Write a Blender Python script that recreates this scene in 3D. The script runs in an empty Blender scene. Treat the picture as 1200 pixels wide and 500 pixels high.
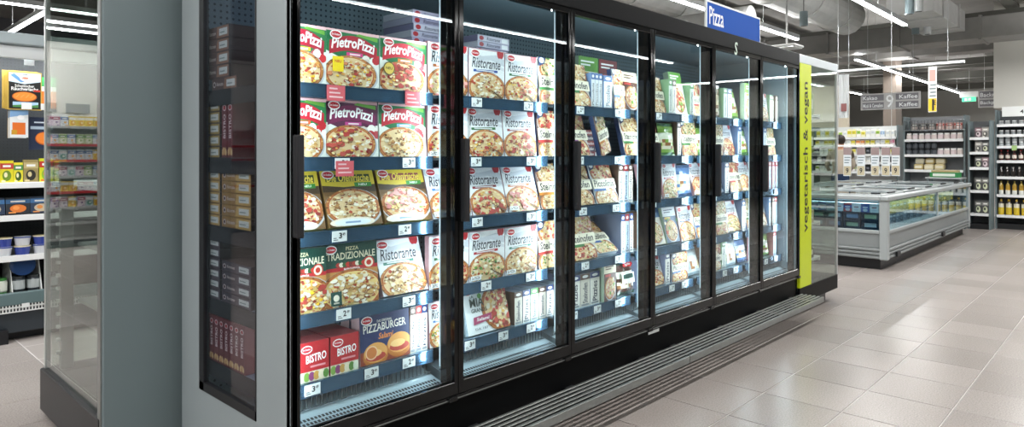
import bpy, bmesh, math, random
from mathutils import Vector, Matrix

# ------------------------------------------------------------------ camera, world, exposure
SC = bpy.context.scene
COL = SC.collection
CAM_H = 1.39
F_PX = 789.0
cam_d = bpy.data.cameras.new('camera')
cam = bpy.data.objects.new('camera', cam_d)
COL.objects.link(cam)
cam.location = (0, 0, CAM_H)
cam.rotation_euler = (math.radians(90), 0, math.atan2(-0.7271, 0.6868))
cam_d.sensor_width = 36.0
cam_d.lens = F_PX / 1200 * 36
cam_d.shift_y = -70 / 1200
cam_d.clip_end = 200
SC.camera = cam

world = bpy.data.worlds.new('world')
SC.world = world
world.use_nodes = True
bgn = world.node_tree.nodes.get('Background') or world.node_tree.nodes.new('ShaderNodeBackground')
bgn.inputs[0].default_value = (0.80, 0.87, 0.95, 1)
bgn.inputs[1].default_value = 0.30

SC.view_settings.view_transform = 'Standard'
SC.view_settings.look = 'None'
SC.view_settings.gamma = 1
SC.view_settings.use_curve_mapping = False
SC.view_settings.exposure = 0.2
SC.cycles.use_denoising = True
SC.cycles.transparent_max_bounces = 24
SC.cycles.max_bounces = 8
SC.cycles.sample_clamp_indirect = 6.0

LAMP_W = 13.0        # watts per metre of ceiling lamp
UP_SHARE = .5        # added upward light that brightens the ceiling, as a share of the lamp
LED_W = 4.0          # watts of one door LED strip

# ------------------------------------------------------------------ helpers
PI = math.pi
def lin(c):
    return tuple((v / 12.92 if v <= 0.04045 else ((v + 0.055) / 1.055) ** 2.4) for v in c)
def hx(s):
    s = s.lstrip('#')
    if len(s) == 3: s = ''.join(c * 2 for c in s)
    return tuple(int(s[i:i + 2], 16) / 255 for i in (0, 2, 4))
def C_(c):
    return lin(hx(c)) if isinstance(c, str) else c

def at(px, py=180, X=None, Y=None, Z=None):
    """a photo pixel and one known world coordinate give a point"""
    r = (px - 600) / F_PX; u = (180 - py) / F_PX
    d = Vector((0.6866 * r + 0.7271, -0.7268 * r + 0.6868, u))
    if X is not None: k = X / d.x
    elif Y is not None: k = Y / d.y
    else: k = (Z - CAM_H) / d.z
    return Vector((d.x * k, d.y * k, CAM_H + d.z * k))

def setin(node, name, val):
    if name in node.inputs: node.inputs[name].default_value = val

MATS = {}
def mat(name, col='#808080', rough=0.5, metal=0.0, emit=None, estr=0.0, noise=0.0, nscale=20, bump=0.0, coat=0.0):
    if name in MATS: return MATS[name]
    m = bpy.data.materials.new(name); m.use_nodes = True
    nt = m.node_tree; b = nt.nodes['Principled BSDF']
    c = C_(col) + (1,)
    setin(b, 'Base Color', c); setin(b, 'Roughness', rough); setin(b, 'Metallic', metal)
    if coat: setin(b, 'Coat Weight', coat); setin(b, 'Coat Roughness', 0.08)
    if emit:
        setin(b, 'Emission Color', C_(emit) + (1,)); setin(b, 'Emission Strength', estr)
    if noise or bump:
        tc = nt.nodes.new('ShaderNodeTexCoord'); n = nt.nodes.new('ShaderNodeTexNoise')
        n.inputs['Scale'].default_value = nscale; n.inputs['Detail'].default_value = 4
        nt.links.new(tc.outputs['Object'], n.inputs['Vector'])
        if noise:
            mx = nt.nodes.new('ShaderNodeMixRGB'); mx.blend_type = 'MULTIPLY'
            mx.inputs[1].default_value = c
            rp = nt.nodes.new('ShaderNodeValToRGB')
            rp.color_ramp.elements[0].position = 0.3; rp.color_ramp.elements[1].position = 0.7
            v = 1 - noise
            rp.color_ramp.elements[0].color = (v, v, v, 1); rp.color_ramp.elements[1].color = (1, 1, 1, 1)
            mx.inputs[0].default_value = 1
            nt.links.new(n.outputs['Fac'], rp.inputs[0]); nt.links.new(rp.outputs[0], mx.inputs[2])
            nt.links.new(mx.outputs[0], b.inputs['Base Color'])
        if bump:
            bp = nt.nodes.new('ShaderNodeBump'); bp.inputs['Strength'].default_value = bump
            bp.inputs['Distance'].default_value = 0.01
            nt.links.new(n.outputs['Fac'], bp.inputs['Height']); nt.links.new(bp.outputs[0], b.inputs['Normal'])
    MATS[name] = m
    return m

def glass(name, tint='#ffffff', r0=0.04, k=0.96, rough=0.0):
    """thin pane: straight-through light plus a mirror that strengthens at grazing angles (Schlick)"""
    if name in MATS: return MATS[name]
    m = bpy.data.materials.new(name); m.use_nodes = True
    nt = m.node_tree; nt.nodes.clear()
    N = nt.nodes.new; L = nt.links.new
    out = N('ShaderNodeOutputMaterial'); mix = N('ShaderNodeMixShader'); tr = N('ShaderNodeBsdfTransparent')
    gl = N('ShaderNodeBsdfGlossy'); gl.inputs['Roughness'].default_value = rough
    tr.inputs[0].default_value = C_(tint) + (1,)
    ge = N('ShaderNodeNewGeometry'); dot = N('ShaderNodeVectorMath'); dot.operation = 'DOT_PRODUCT'
    L(ge.outputs['Incoming'], dot.inputs[0]); L(ge.outputs['Normal'], dot.inputs[1])
    ab = N('ShaderNodeMath'); ab.operation = 'ABSOLUTE'; L(dot.outputs['Value'], ab.inputs[0])
    om = N('ShaderNodeMath'); om.operation = 'SUBTRACT'; om.inputs[0].default_value = 1; L(ab.outputs[0], om.inputs[1])
    pw = N('ShaderNodeMath'); pw.operation = 'POWER'; pw.inputs[1].default_value = 5; L(om.outputs[0], pw.inputs[0])
    ma = N('ShaderNodeMath'); ma.operation = 'MULTIPLY_ADD'; ma.inputs[1].default_value = k; ma.inputs[2].default_value = r0
    L(pw.outputs[0], ma.inputs[0])
    L(ma.outputs[0], mix.inputs[0]); L(tr.outputs[0], mix.inputs[1]); L(gl.outputs[0], mix.inputs[2])
    L(mix.outputs[0], out.inputs[0])
    MATS[name] = m
    return m

def attr_mat(name, rough, coat=0.0, sat=1.0):
    m = bpy.data.materials.new(name); m.use_nodes = True
    nt = m.node_tree; b = nt.nodes['Principled BSDF']
    a = nt.nodes.new('ShaderNodeAttribute'); a.attribute_name = 'Col'
    nt.links.new(a.outputs['Color'], b.inputs['Base Color'])
    setin(b, 'Roughness', rough)
    if coat: setin(b, 'Coat Weight', coat); setin(b, 'Coat Roughness', 0.15)
    MATS[name] = m
    return m
CARD = attr_mat('printed_card', 0.42)
FILM = attr_mat('printed_film', 0.25, 0.35)

class MB:
    """collects coloured polygons; build() links them as one mesh object"""
    def __init__(s): s.v = []; s.f = []; s.c = []; s.m = []
    def face(s, pts, col=(.8, .8, .8), mi=0):
        n = len(s.v); s.v += [tuple(p) for p in pts]; s.f.append(tuple(range(n, n + len(pts)))); s.c.append(C_(col)); s.m.append(mi)
    def mesh_part(s, vs, fs, col=(.8, .8, .8), mi=0):
        n = len(s.v); s.v += [tuple(p) for p in vs]; c = C_(col)
        for f in fs: s.f.append(tuple(i + n for i in f)); s.c.append(c); s.m.append(mi)
    def box(s, a, b, col=(.8, .8, .8), ch=0.0, mi=0, cols=None):
        x0, y0, z0 = [min(p, q) for p, q in zip(a, b)]; x1, y1, z1 = [max(p, q) for p, q in zip(a, b)]
        c = min(ch, (x1 - x0) * .45, (y1 - y0) * .45, (z1 - z0) * .45)
        if c <= 0:
            vs = [(x0, y0, z0), (x1, y0, z0), (x1, y1, z0), (x0, y1, z0), (x0, y0, z1), (x1, y0, z1), (x1, y1, z1), (x0, y1, z1)]
            fs = [(0, 3, 2, 1), (4, 5, 6, 7), (0, 1, 5, 4), (1, 2, 6, 5), (2, 3, 7, 6), (3, 0, 4, 7)]
            if cols:
                n = len(s.v); s.v += vs
                for f, k in zip(fs, cols): s.f.append(tuple(i + n for i in f)); s.c.append(C_(k)); s.m.append(mi)
            else: s.mesh_part(vs, fs, col, mi)
            return
        B = bmesh.new()
        bmesh.ops.create_cube(B, size=1)
        for v in B.verts:
            v.co = Vector(((x0 + x1) / 2 + v.co.x * (x1 - x0), (y0 + y1) / 2 + v.co.y * (y1 - y0), (z0 + z1) / 2 + v.co.z * (z1 - z0)))
        bmesh.ops.bevel(B, geom=list(B.edges), offset=c, segments=1, affect='EDGES')
        B.verts.ensure_lookup_table()
        s.mesh_part([v.co[:] for v in B.verts], [tuple(v.index for v in f.verts) for f in B.faces], col, mi)
        B.free()
    def tube(s, p, q, r, col=(.8, .8, .8), n=8, mi=0, r2=None):
        p = Vector(p); q = Vector(q); d = (q - p).normalized()
        u = d.orthogonal().normalized(); w = d.cross(u); r2 = r if r2 is None else r2
        vs = []
        for k, (o, rr) in enumerate(((p, r), (q, r2))):
            for i in range(n):
                a = 2 * PI * i / n; vs.append((o + u * math.cos(a) * rr + w * math.sin(a) * rr)[:])
        fs = [(i, (i + 1) % n, n + (i + 1) % n, n + i) for i in range(n)] + [tuple(range(n - 1, -1, -1)), tuple(range(n, 2 * n))]
        s.mesh_part(vs, fs, col, mi)
    def lathe(s, prof, cols, n=12, mi=0):
        """prof: (radius, height) list; cols: one colour for each band"""
        base = len(s.v)
        for r, z in prof:
            for i in range(n):
                a = 2 * PI * i / n; s.v.append((r * math.cos(a), r * math.sin(a), z))
        for k in range(len(prof) - 1):
            c = C_(cols[k])
            for i in range(n):
                j = (i + 1) % n
                s.f.append((base + k * n + i, base + k * n + j, base + (k + 1) * n + j, base + (k + 1) * n + i)); s.c.append(c); s.m.append(mi)
        s.f.append(tuple(base + i for i in range(n - 1, -1, -1))); s.c.append(C_(cols[0])); s.m.append(mi)
        t = base + (len(prof) - 1) * n
        s.f.append(tuple(t + i for i in range(n))); s.c.append(C_(cols[-1])); s.m.append(mi)
    def data(s, name, mats, smooth=False):
        me = bpy.data.meshes.new(name)
        me.from_pydata(s.v, [], s.f)
        if not isinstance(mats, (list, tuple)): mats = [mats]
        for m in mats: me.materials.append(m)
        if len(mats) > 1: me.polygons.foreach_set('material_index', s.m)
        at_ = me.color_attributes.new('Col', 'FLOAT_COLOR', 'CORNER')
        buf = []
        for f, c in zip(s.f, s.c):
            for _ in f: buf += [c[0], c[1], c[2], 1.0]
        at_.data.foreach_set('color', buf)
        if smooth: me.polygons.foreach_set('use_smooth', [True] * len(me.polygons))
        me.update()
        return me
    def build(s, name, mats, parent=None, loc=(0, 0, 0), rot=(0, 0, 0), smooth=False):
        return put(name, s.data(name, mats, smooth), parent, loc, rot)

def put(name, me, parent=None, loc=(0, 0, 0), rot=(0, 0, 0)):
    o = bpy.data.objects.new(name, me); COL.objects.link(o)
    o.location = loc; o.rotation_euler = rot
    if parent is not None: o.parent = parent
    return o
def tag(o, label, cat, group=None, kind=None):
    o['label'] = label; o['category'] = cat
    if group: o['group'] = group
    if kind: o['kind'] = kind
    return o
def struct(o, label=None):
    o['kind'] = 'structure'
    if label: o['label'] = label
    return o
def empty(name, loc=(0, 0, 0), rz=0):
    o = bpy.data.objects.new(name, None); COL.objects.link(o)
    o.location = loc; o.rotation_euler = (0, 0, rz); o.empty_display_size = .05
    return o
def bx(name, a, b, m, parent=None, ch=0.002):
    k = MB(); k.box(a, b, ch=ch); return k.build(name, m, parent)

_tc = {}
def text_tris(s, bold=0.0, shear=0.0, space=1.0):
    key = (s, bold, shear, space)
    if key in _tc: return _tc[key]
    cu = bpy.data.curves.new('t', 'FONT'); cu.body = s; cu.offset = bold; cu.shear = shear
    cu.resolution_u = 2; cu.space_character = space; cu.fill_mode = 'FRONT'
    ob = bpy.data.objects.new('t', cu)
    me = bpy.data.meshes.new_from_object(ob)
    vs = [(v.co.x, v.co.y) for v in me.vertices]
    fs = [tuple(p.vertices) for p in me.polygons]
    bpy.data.objects.remove(ob); bpy.data.curves.remove(cu); bpy.data.meshes.remove(me)
    if not vs: vs = [(0, 0)]
    x0 = min(v[0] for v in vs); x1 = max(v[0] for v in vs); y0 = min(v[1] for v in vs); y1 = max(v[1] for v in vs)
    _tc[key] = ([(v[0] - x0, v[1] - y0) for v in vs], fs, max(x1 - x0, 1e-4), max(y1 - y0, 1e-4))
    return _tc[key]

def text_obj(name, s, width, height, m, parent, origin, right, up, bold=0.0, shear=0.0):
    """flat lettering as a mesh; origin is the lower left corner"""
    vs, fs, w, h = text_tris(s, bold, shear)
    sx = (width / w) if width else height / h; sy = (height / h) if height else sx
    R = Vector(right); U = Vector(up); O = Vector(origin)
    k = MB(); k.mesh_part([O + R * (x * sx) + U * (y * sy) for x, y in vs], fs)
    return k.build(name, m, parent)

class Print:
    """flat print on the front of a carton: layered coloured shapes, clipped to w x h"""
    def __init__(s, w, h): s.w = w; s.h = h; s.L = []; s.n = 0; s.clip = True
    def _clip(s, pts):
        for ax, lim, sg in ((0, 0, 1), (0, s.w, -1), (1, 0, 1), (1, s.h, -1)):
            o = []
            for i in range(len(pts)):
                p, q = pts[i - 1], pts[i]
                a = (p[ax] - lim) * sg; b = (q[ax] - lim) * sg
                if (a >= 0) != (b >= 0):
                    t = a / (a - b); o.append((p[0] + (q[0] - p[0]) * t, p[1] + (q[1] - p[1]) * t))
                if b >= 0: o.append(q)
            pts = o
            if len(pts) < 3: return []
        return pts
    def poly(s, pts, col):
        pts = s._clip([(p[0] * s.w, p[1] * s.h) for p in pts])
        if pts: s.n += 1; s.L.append((pts, C_(col), s.n))
    def rect(s, x0, y0, x1, y1, col): s.poly([(x0, y0), (x1, y0), (x1, y1), (x0, y1)], col)
    def ell(s, cx, cy, rx, ry, col, n=18, a0=0, a1=2 * PI, rot=0):
        full = abs(a1 - a0) > 6.2
        pts = [] if full else [(cx, cy)]
        k = n if full else n + 1
        for i in range(k):
            a = a0 + (a1 - a0) * i / n
            x, y = rx * math.cos(a), ry * math.sin(a)
            pts.append((cx + x * math.cos(rot) - y * math.sin(rot), cy + x * math.sin(rot) + y * math.cos(rot)))
        s.poly(pts, col)
    def text(s, t, x, y, w, h, col, bold=0.0, shear=0.0, arc=0.0, rot=0.0):
        vs, fs, tw, th = text_tris(t, bold, shear)
        s.n += 1
        P = []
        for a, b in vs:
            u = a / tw; X = u * w; Y = b / th * h + arc * (1 - (2 * u - 1) ** 2) + 0
            X, Y = X * math.cos(rot) - Y * math.sin(rot), X * math.sin(rot) + Y * math.cos(rot)
            P.append(((x + X) * s.w, (y + Y) * s.h))
        c = C_(col)
        for f in fs: s.L.append(([P[i] for i in f], c, s.n))
    def pizza(s, cx, cy, rx, ry, pal, seed, n=46, crust='#c08044', sauce='#e6cb9c', cut=True):
        R = random.Random(seed)
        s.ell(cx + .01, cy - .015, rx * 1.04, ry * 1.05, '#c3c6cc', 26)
        s.ell(cx, cy, rx, ry, '#8f5a2c', 26)
        s.ell(cx, cy + .004, rx * .97, ry * .97, crust, 26)
        s.ell(cx, cy + .006, rx * .90, ry * .90, '#b5552e', 26)
        s.ell(cx, cy + .008, rx * .86, ry * .86, sauce, 26)
        for i in range(16):
            a = 2 * PI * i / 16 + R.uniform(-.15, .15); x, y = cx + rx * .95 * math.cos(a), cy + ry * .95 * math.sin(a)
            s.poly([(x + rx * R.uniform(.03, .07) * math.cos(2 * PI * j / 5), y + ry * R.uniform(.02, .05) * math.sin(2 * PI * j / 5)) for j in range(5)], R.choice(('#7a4a22', '#e3b878', '#6a3d1c')))
        n = int(n * 1.35)
        for i in range(n * 2):
            a = R.uniform(0, 2 * PI); q = math.sqrt(R.random()) * .84
            if i < n * .8: k = R.choice((('#f6ecd0', 1.3), ('#e6bd80', 1.1), ('#c9824a', .9), ('#faf4e2', 1.2), ('#b5462f', .9), ('#f8f2e4', 1.1)))
            else: k = R.choice(pal)
            sz = R.uniform(.04, .105) * k[1]
            m = R.choice((5, 6, 7)); ph = R.uniform(0, 3)
            x, y = cx + rx * q * math.cos(a), cy + ry * q * math.sin(a)
            if i >= n * .8 and i % 2:
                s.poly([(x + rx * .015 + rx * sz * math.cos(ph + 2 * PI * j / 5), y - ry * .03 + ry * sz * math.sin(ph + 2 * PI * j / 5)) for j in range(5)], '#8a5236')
            s.poly([(x + rx * sz * R.uniform(.6, 1.2) * math.cos(ph + 2 * PI * j / m), y + ry * sz * R.uniform(.6, 1.2) * math.sin(ph + 2 * PI * j / m)) for j in range(m)], k[0])
        if cut:
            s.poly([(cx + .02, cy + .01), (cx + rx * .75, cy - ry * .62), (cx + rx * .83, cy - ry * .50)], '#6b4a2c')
    def logo(s, x, y, w, rot=0.0):
        a = s.w / s.h
        s.ell(x, y, w * .55, w * .36 * a, '#ffffff', 14); s.ell(x, y, w * .48, w * .27 * a, '#c01f2e', 14)
        s.text('Dr.Oetker', x - w * .38, y - w * .07 * a, w * .76, w * .16 * a, '#ffffff', .02)
    def into(s, mb):
        for pts, c, n in s.L:
            y = -0.00003 * n - 0.0002
            k = len(mb.v); mb.v += [(p[0], y, p[1]) for p in pts]; mb.f.append(tuple(range(k, k + len(pts)))); mb.c.append(c); mb.m.append(0)

# palettes: (colour, size factor)
PAL_SALAMI = [('#b8423a', 1.7), ('#c9564a', 1.5), ('#f3dca0', .9), ('#e8b65c', .8), ('#8e2f2a', 1.1), ('#f7e7bb', .8)]
PAL_CORN = [('#f2c531', .8), ('#f7d95c', .7), ('#b5403a', 1.2), ('#f3e2b6', 1.0), ('#d98a5e', 1.1), ('#8d3b2c', .9), ('#e2a04e', .9)]
PAL_TUNA = [('#f4ead0', 1.2), ('#e7cf9d', 1.0), ('#fbf6e6', 1.1), ('#c99a5b', .8), ('#d8b070', .9), ('#b5502f', .6)]
PAL_SPIN = [('#4f8a3e', 1.0), ('#6fa84e', .8), ('#f6efce', 1.2), ('#f0dfa0', 1.0), ('#cc6b4a', .7), ('#2f6b33', .8)]
PAL_MUSH = [('#c9a46a', 1.1), ('#8a6238', .9), ('#efdcae', 1.1), ('#b5854b', 1.0), ('#f6e9c8', .9), ('#6a4a2a', .6)]
PAL_HAM = [('#e2a29b', 1.5), ('#d98a86', 1.3), ('#f4e3b4', 1.0), ('#f0cf85', .9), ('#b9564e', .9), ('#6f9a48', .5)]
PAL_VEG = [('#c33a30', 1.0), ('#5f9a3c', .9), ('#f2d14a', .8), ('#f5e8c0', 1.1), ('#e39a4e', .9), ('#3f7a34', .7)]
PALS = [PAL_SALAMI, PAL_CORN, PAL_TUNA, PAL_SPIN, PAL_MUSH, PAL_HAM, PAL_VEG]

_pk = {}
def carton(key, w, h, d, draw, side='#e8e8ea', top=None, edge=None):
    """a printed carton, front at y = 0 facing -y, origin at its lower left front edge"""
    if key in _pk: return _pk[key]
    mb = MB()
    top = top or side
    mb.box((0, 0, 0), (w, d, h), cols=[side, top, side, edge or side, side, edge or side])
    p = Print(w, h); draw(p); p.into(mb)
    _pk[key] = (mb.data(key[0] + '_mesh', CARD), w, h, d)
    return _pk[key]

def d_pietro(v, w=.246):
    pal = [PAL_CORN, PAL_SALAMI, PAL_TUNA, PAL_CORN, PAL_SALAMI, PAL_MUSH][v % 6]
    hd = ['#1f6f42', '#1d6a3c', '#237a45', '#2a7345', '#5b2346', '#1f6f42'][v % 6]
    bn = ['#b01c33', '#c01f34', '#bb2033', '#a81b34', '#7c2153', '#bb2033'][v % 6]
    tg = ['#d83a86', '#e07a2c', '#e4572e', '#f2c33a', '#c2418f', '#7fb4dc'][v % 6]
    def draw(p):
        p.rect(0, 0, 1, 1, hd)
        p.poly([(0, .62), (.25, .52), (.6, .5), (1, .58), (1, 0), (0, 0)], '#e9ece6')
        p.poly([(0, 1), (0, .965), (1, .945), (1, 1)], '#e8b9bf')
        p.poly([(.55, .93), (.97, .86), (.97, .93), (.6, .965)], '#6aa63f')
        top = [(.06 + .9 * i / 8, .70 + .17 * math.sin(PI * (i / 8) * .9) - .10 * (i / 8) + .10) for i in range(9)]
        bot = [(x - .01, y - .27 + .03 * abs(i - 4) / 4) for i, (x, y) in enumerate(top)]
        p.poly(top + bot[::-1], bn)
        p.text('PietroPizzi', .09, .655, .82, .19, '#ffffff', .025, .12, .06, -.035)
        p.rect(.37, .565, .68, .625, tg); p.rect(.43, .582, .63, .606, '#f4e4ea')
        for q in range(7):
            R = random.Random(v * 31 + q)
            p.ell(.70 + .3 * R.random(), .36 + .2 * R.random(), .08, .075, ['#f4f1ec', '#efe7e0', '#cf2f35', '#d8cfc8', '#b9474f', '#faf7f2', '#b9232e'][q], 9)
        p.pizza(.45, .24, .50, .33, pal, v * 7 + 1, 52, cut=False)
        p.logo(.16, .90, .2)
        if v % 6 == 0:
            p.rect(.10, .27, .30, .53, '#f4d41c'); p.text('NEU', .14, .42, .12, .05, '#c33', .03)
        if v % 6 == 1:
            p.ell(.17, .42, .12, .125, '#5b4a20', 16); p.ell(.17, .42, .10, .105, '#d8bb55', 16); p.text('NEU', .10, .40, .14, .05, '#4a3b14', .03)
    return carton(('pietro', v, w), w, .228, .036, draw, side='#e3e6e2', top='#e2b8bd', edge='#d5dcd6')

def d_risto(v, w=.238, h=.238):
    pal = PALS[v % 7]
    band = ['#8a2430', '#2c6b3a', '#2d4d9a', '#b3202d', '#3f7d6d', '#c26a2a', '#4a78b8'][v % 7]
    def draw(p):
        p.rect(0, 0, 1, 1, '#eceef2')
        p.poly([(0, .98), (.35, .86), (.75, .92), (1, .84), (1, .70), (.6, .80), (.3, .74), (0, .86)], '#c9ced8')
        p.poly([(.1, .72), (.5, .80), (1, .66), (1, .60), (.5, .72), (.1, .66)], '#d9dbe3')
        p.poly([(0, 1), (0, .985), (1, .985), (1, 1)], '#b98a92')
        p.ell(.88, .96, .10, .12, '#b0262f', 14); p.poly([(.85, .86), (.91, .86), (.90, .70), (.87, .70)], '#cfd3dc')
        p.text('Ristorante', .08, .62, .80, .21, '#34343f', .012, .22, .0, .0)
        p.poly([(.12, .535), (.80, .555), (.80, .605), (.12, .585)], band); p.rect(.2, .562, .7, .582, '#e6e6ea')
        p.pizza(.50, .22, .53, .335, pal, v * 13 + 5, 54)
        p.logo(.15, .90, .23)
        if v % 3 == 0: p.rect(.02, .03, .30, .12, '#ffffff'); p.text('2x PIZZA', .05, .05, .22, .055, '#333', .02)
    return carton(('risto', v, w, h), w, h, .030, draw, side='#d9dce4', top='#cfd2dc', edge='#b98f96')

def d_ofen(v, w=.25):
    pal = [PAL_MUSH, PAL_HAM, PAL_SALAMI][v % 3]
    def draw(p):
        p.rect(0, 0, 1, 1, '#7a5a34')
        p.rect(0, .70, 1, 1, '#d9bf3a'); p.poly([(0, .74), (.4, .70), (1, .74), (1, .60), (0, .62)], '#4a3826')
        p.rect(.06, .80, .9, .93, '#8c3a4a') if v % 3 == 1 else p.rect(.08, .80, .92, .93, '#3f4a2a')
        p.text('Die Ofenfrische', .10, .80, .80, .14, '#f6dd57', .02, .15)
        p.rect(.6, .70, .93, .78, '#3f8a3c'); p.text('NEU', .68, .72, .16, .04, '#fff', .02)
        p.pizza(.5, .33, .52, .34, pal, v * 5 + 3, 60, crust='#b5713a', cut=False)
        p.ell(.42, .06, .42, .09, '#f2e6d4', 16); p.ell(.42, .06, .34, .06, '#e3eef6', 16)
        p.rect(.28, .045, .56, .075, '#7f9cc4')
        p.logo(.12, .92, .2)
    return carton(('ofen', v, w), w, .232, .034, draw, side='#c9b56a', top='#d7c56d', edge='#8a6a3c')

def d_tradi(v, w=.245):
    def draw(p):
        p.rect(0, 0, 1, 1, '#16463c')
        p.text('PIZZA', .40, .885, .24, .06, '#e8dcb2', .015)
        p.text('TRADIZIONALE', .04, .745, .92, .115, '#f4eccf', .012)
        for q in range(9):
            p.ell(.25 + .06 * q, .66, .05, .04, ['#a8342c', '#e8e0cc', '#2f5c31', '#c2352d', '#7a2a22'][q % 5], 8)
        p.rect(0, .56, 1, .62, '#b3232c'); p.text('MARGHERITA', .35, .572, .3, .032, '#fff', .01)
        p.ell(.83, .65, .11, .10, '#c2362a', 18); p.ell(.83, .65, .085, .078, '#f2e9d4', 18); p.ell(.83, .65, .05, .045, '#c2362a', 12)
        p.rect(0, 0, 1, .56, '#c0884a')
        p.pizza(.5, .22, .62, .36, [PAL_TUNA, PAL_CORN][v % 2], v + 70, 80, crust='#b3713a', sauce='#f0d28a', cut=False)
        p.rect(.07, .03, .27, .25, '#1c4a44'); p.ell(.17, .15, .055, .055, '#f0ead8', 10); p.rect(.12, .06, .22, .085, '#c9c4b4')
        p.logo(.10, .92, .2)
    return carton(('tradi', v, w), w, .245, .036, draw, side='#c7ccc0', top='#b9c4b4', edge='#1c4a40')

def d_bistro(v, w=.128):
    def draw(p):
        p.rect(0, 0, 1, 1, '#b3222b'); p.rect(0, .0, 1, .26, '#d8cdb8')
        for q in range(6): p.ell(.1 + .16 * q, .13, .1, .12, ['#dfe6d0', '#7fa548', '#8a3f72', '#c99a4a', '#e9dcc0', '#5c8a3c'][(q + v) % 6], 9)
        p.text('BISTRO', .24, .46, .68, .21, '#ffffff', .02, .08, .0, .07)
        p.rect(.38, .35, .88, .40, '#e0949a')
        p.logo(.26, .82, .34)
    return carton(('bistro', v, w), w, .150, .085, draw, side='#a92430', top='#c3565c', edge='#8e1d28')

def d_burger(v):
    def draw(p):
        p.rect(0, 0, 1, 1, '#22305e'); p.poly([(0, 0), (1, 0), (1, .40), (.5, .30), (0, .26)], '#8a3a24')
        p.text('PIZZABURGER', .07, .62, .86, .16, '#f3efe4', .012, 0, 0, .02)
        p.text('DAS ORIGINAL', .34, .80, .3, .05, '#f3efe4', .01); p.text('Salami', .36, .46, .30, .12, '#e58a3c', .02, .25)
        for cx, cy, r in ((.30, .16, .25), (.78, .26, .26)):
            p.ell(cx, cy, r, r * .95, '#b9702c', 18); p.ell(cx, cy + .05, r * .92, r * .8, '#e0a257', 18)
            p.ell(cx, cy - .03, r * .8, r * .35, '#b23a2c', 14); p.ell(cx - .03, cy + .04, r * .6, r * .3, '#f0c480', 12)
        p.ell(.22, .22, .12, .14, '#f0c59c', 14); p.ell(.22, .22, .1, .115, '#c9773a', 14)
        p.logo(.14, .87, .2)
    return carton(('burger', v), .25, .205, .06, draw, side='#a9404a', top='#c7a0a8', edge='#d8b8bc')

def d_mia(v, w=.285):
    def draw(p):
        p.rect(0, 0, 1, 1, '#b9d3e2'); p.poly([(0, 0), (.62, 0), (.42, 1), (0, 1)], '#e9eff2')
        p.pizza(.86, .50, .48, .56, [PAL_SALAMI, PAL_TUNA][v % 2], v + 40, 60, crust='#b5743c')
        p.text('LA', .14, .78, .08, .06, '#3d5a45', .02); p.text('MIA', .12, .58, .32, .19, '#2f3f3a', .02)
        p.ell(.36, .80, .05, .06, '#5a9a4a', 8)
        p.text('GRANDE', .13, .46, .36, .085, '#2f3f3a', .015)
        p.poly([(.14, .20), (.56, .26), (.58, .40), (.16, .36)], '#a8456c'); p.text('Salami', .22, .27, .3, .07, '#fff', .015, .2)
        p.text('DA 187', .16, .08, .3, .05, '#6b7680', .01)
        p.ell(.93, .93, .07, .06, '#5a9a4a', 8); p.logo(.12, .91, .18)
    return carton(('mia', v, w), w, .218, .036, draw, side='#c5d3da', top='#cdd9df', edge='#a6bcc8')

def d_stein(v, w=.225, h=.245):
    words = ['Steinofen', 'Steinofen', 'Piccolinis', 'Steinofen', 'Steinofen'][v % 5]
    base = ['#6a5048', '#d9d2c6', '#cfd6da', '#7a5f55', '#d5cdc2'][v % 5]
    def draw(p):
        p.rect(0, 0, 1, 1, base)
        p.pizza(.55, .78, .50, .34, PALS[(v * 3) % 7], v + 11, 42, crust='#9a6a42')
        p.pizza(.50, .12, .50, .30, PALS[(v * 3 + 2) % 7], v + 23, 42, crust='#9a6a42')
        p.rect(0, .36, 1, .60, '#ece5cf'); p.text(words, .06, .40, .86, .17, '#2c2a30', .025, .05)
        p.rect(.0, .30, .52, .36, ['#b5302f', '#3d7a3f', '#2f5fa0', '#c27a2c', '#7a3f7a'][v % 5])
        p.poly([(0, 1), (0, .8), (.2, .86), (.26, 1)], '#2a3b63'); p.ell(.11, .93, .085, .06, '#f0f0ee', 10)
    return carton(('stein', v, w, h), w, h, .030, draw, side='#cfd3d8', top='#8a8f98', edge='#45567e')

def d_spine(v, w=.045, h=.235, d=.2):
    word = ['Piccolinis', 'Steinofen', 'Piccolinis', 'Pizzies', 'Steinofen'][v % 5]
    base = ['#e6eaee', '#d8d2c6', '#c8d8ea', '#e9e6df', '#cfd8cc'][v % 5]
    def draw(p):
        p.rect(0, 0, 1, 1, base); p.rect(0, .82, 1, 1, ['#3b66a8', '#5a4238', '#b5302f', '#2c3f74', '#4f8a4a'][v % 5])
        p.text(word, .78, .12, 3.2 * .045 / w * (h / .235), .5 * (w / h), '#2a3550', .02, 0, 0, 0) if False else None
        vs, fs, tw, th = text_tris(word, .02)
        p.n += 1
        for f in fs: p.L.append(([((.75 - vs[i][1] / th * .5) * w, (.10 + vs[i][0] / tw * .62) * h) for i in f], C_('#27304a'), p.n))
        p.ell(.5, .91, .32, .045, '#f4f4f4', 10); p.rect(.1, .02, .9, .08, '#8a8f96')
    return carton(('spine', v, w, h, d), w, h, d, draw, side='#cfd6de', top='#bcc6d2', edge=['#8aa6d0', '#6a5244', '#c9888a', '#8a96b4', '#8ab088'][v % 5])

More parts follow.
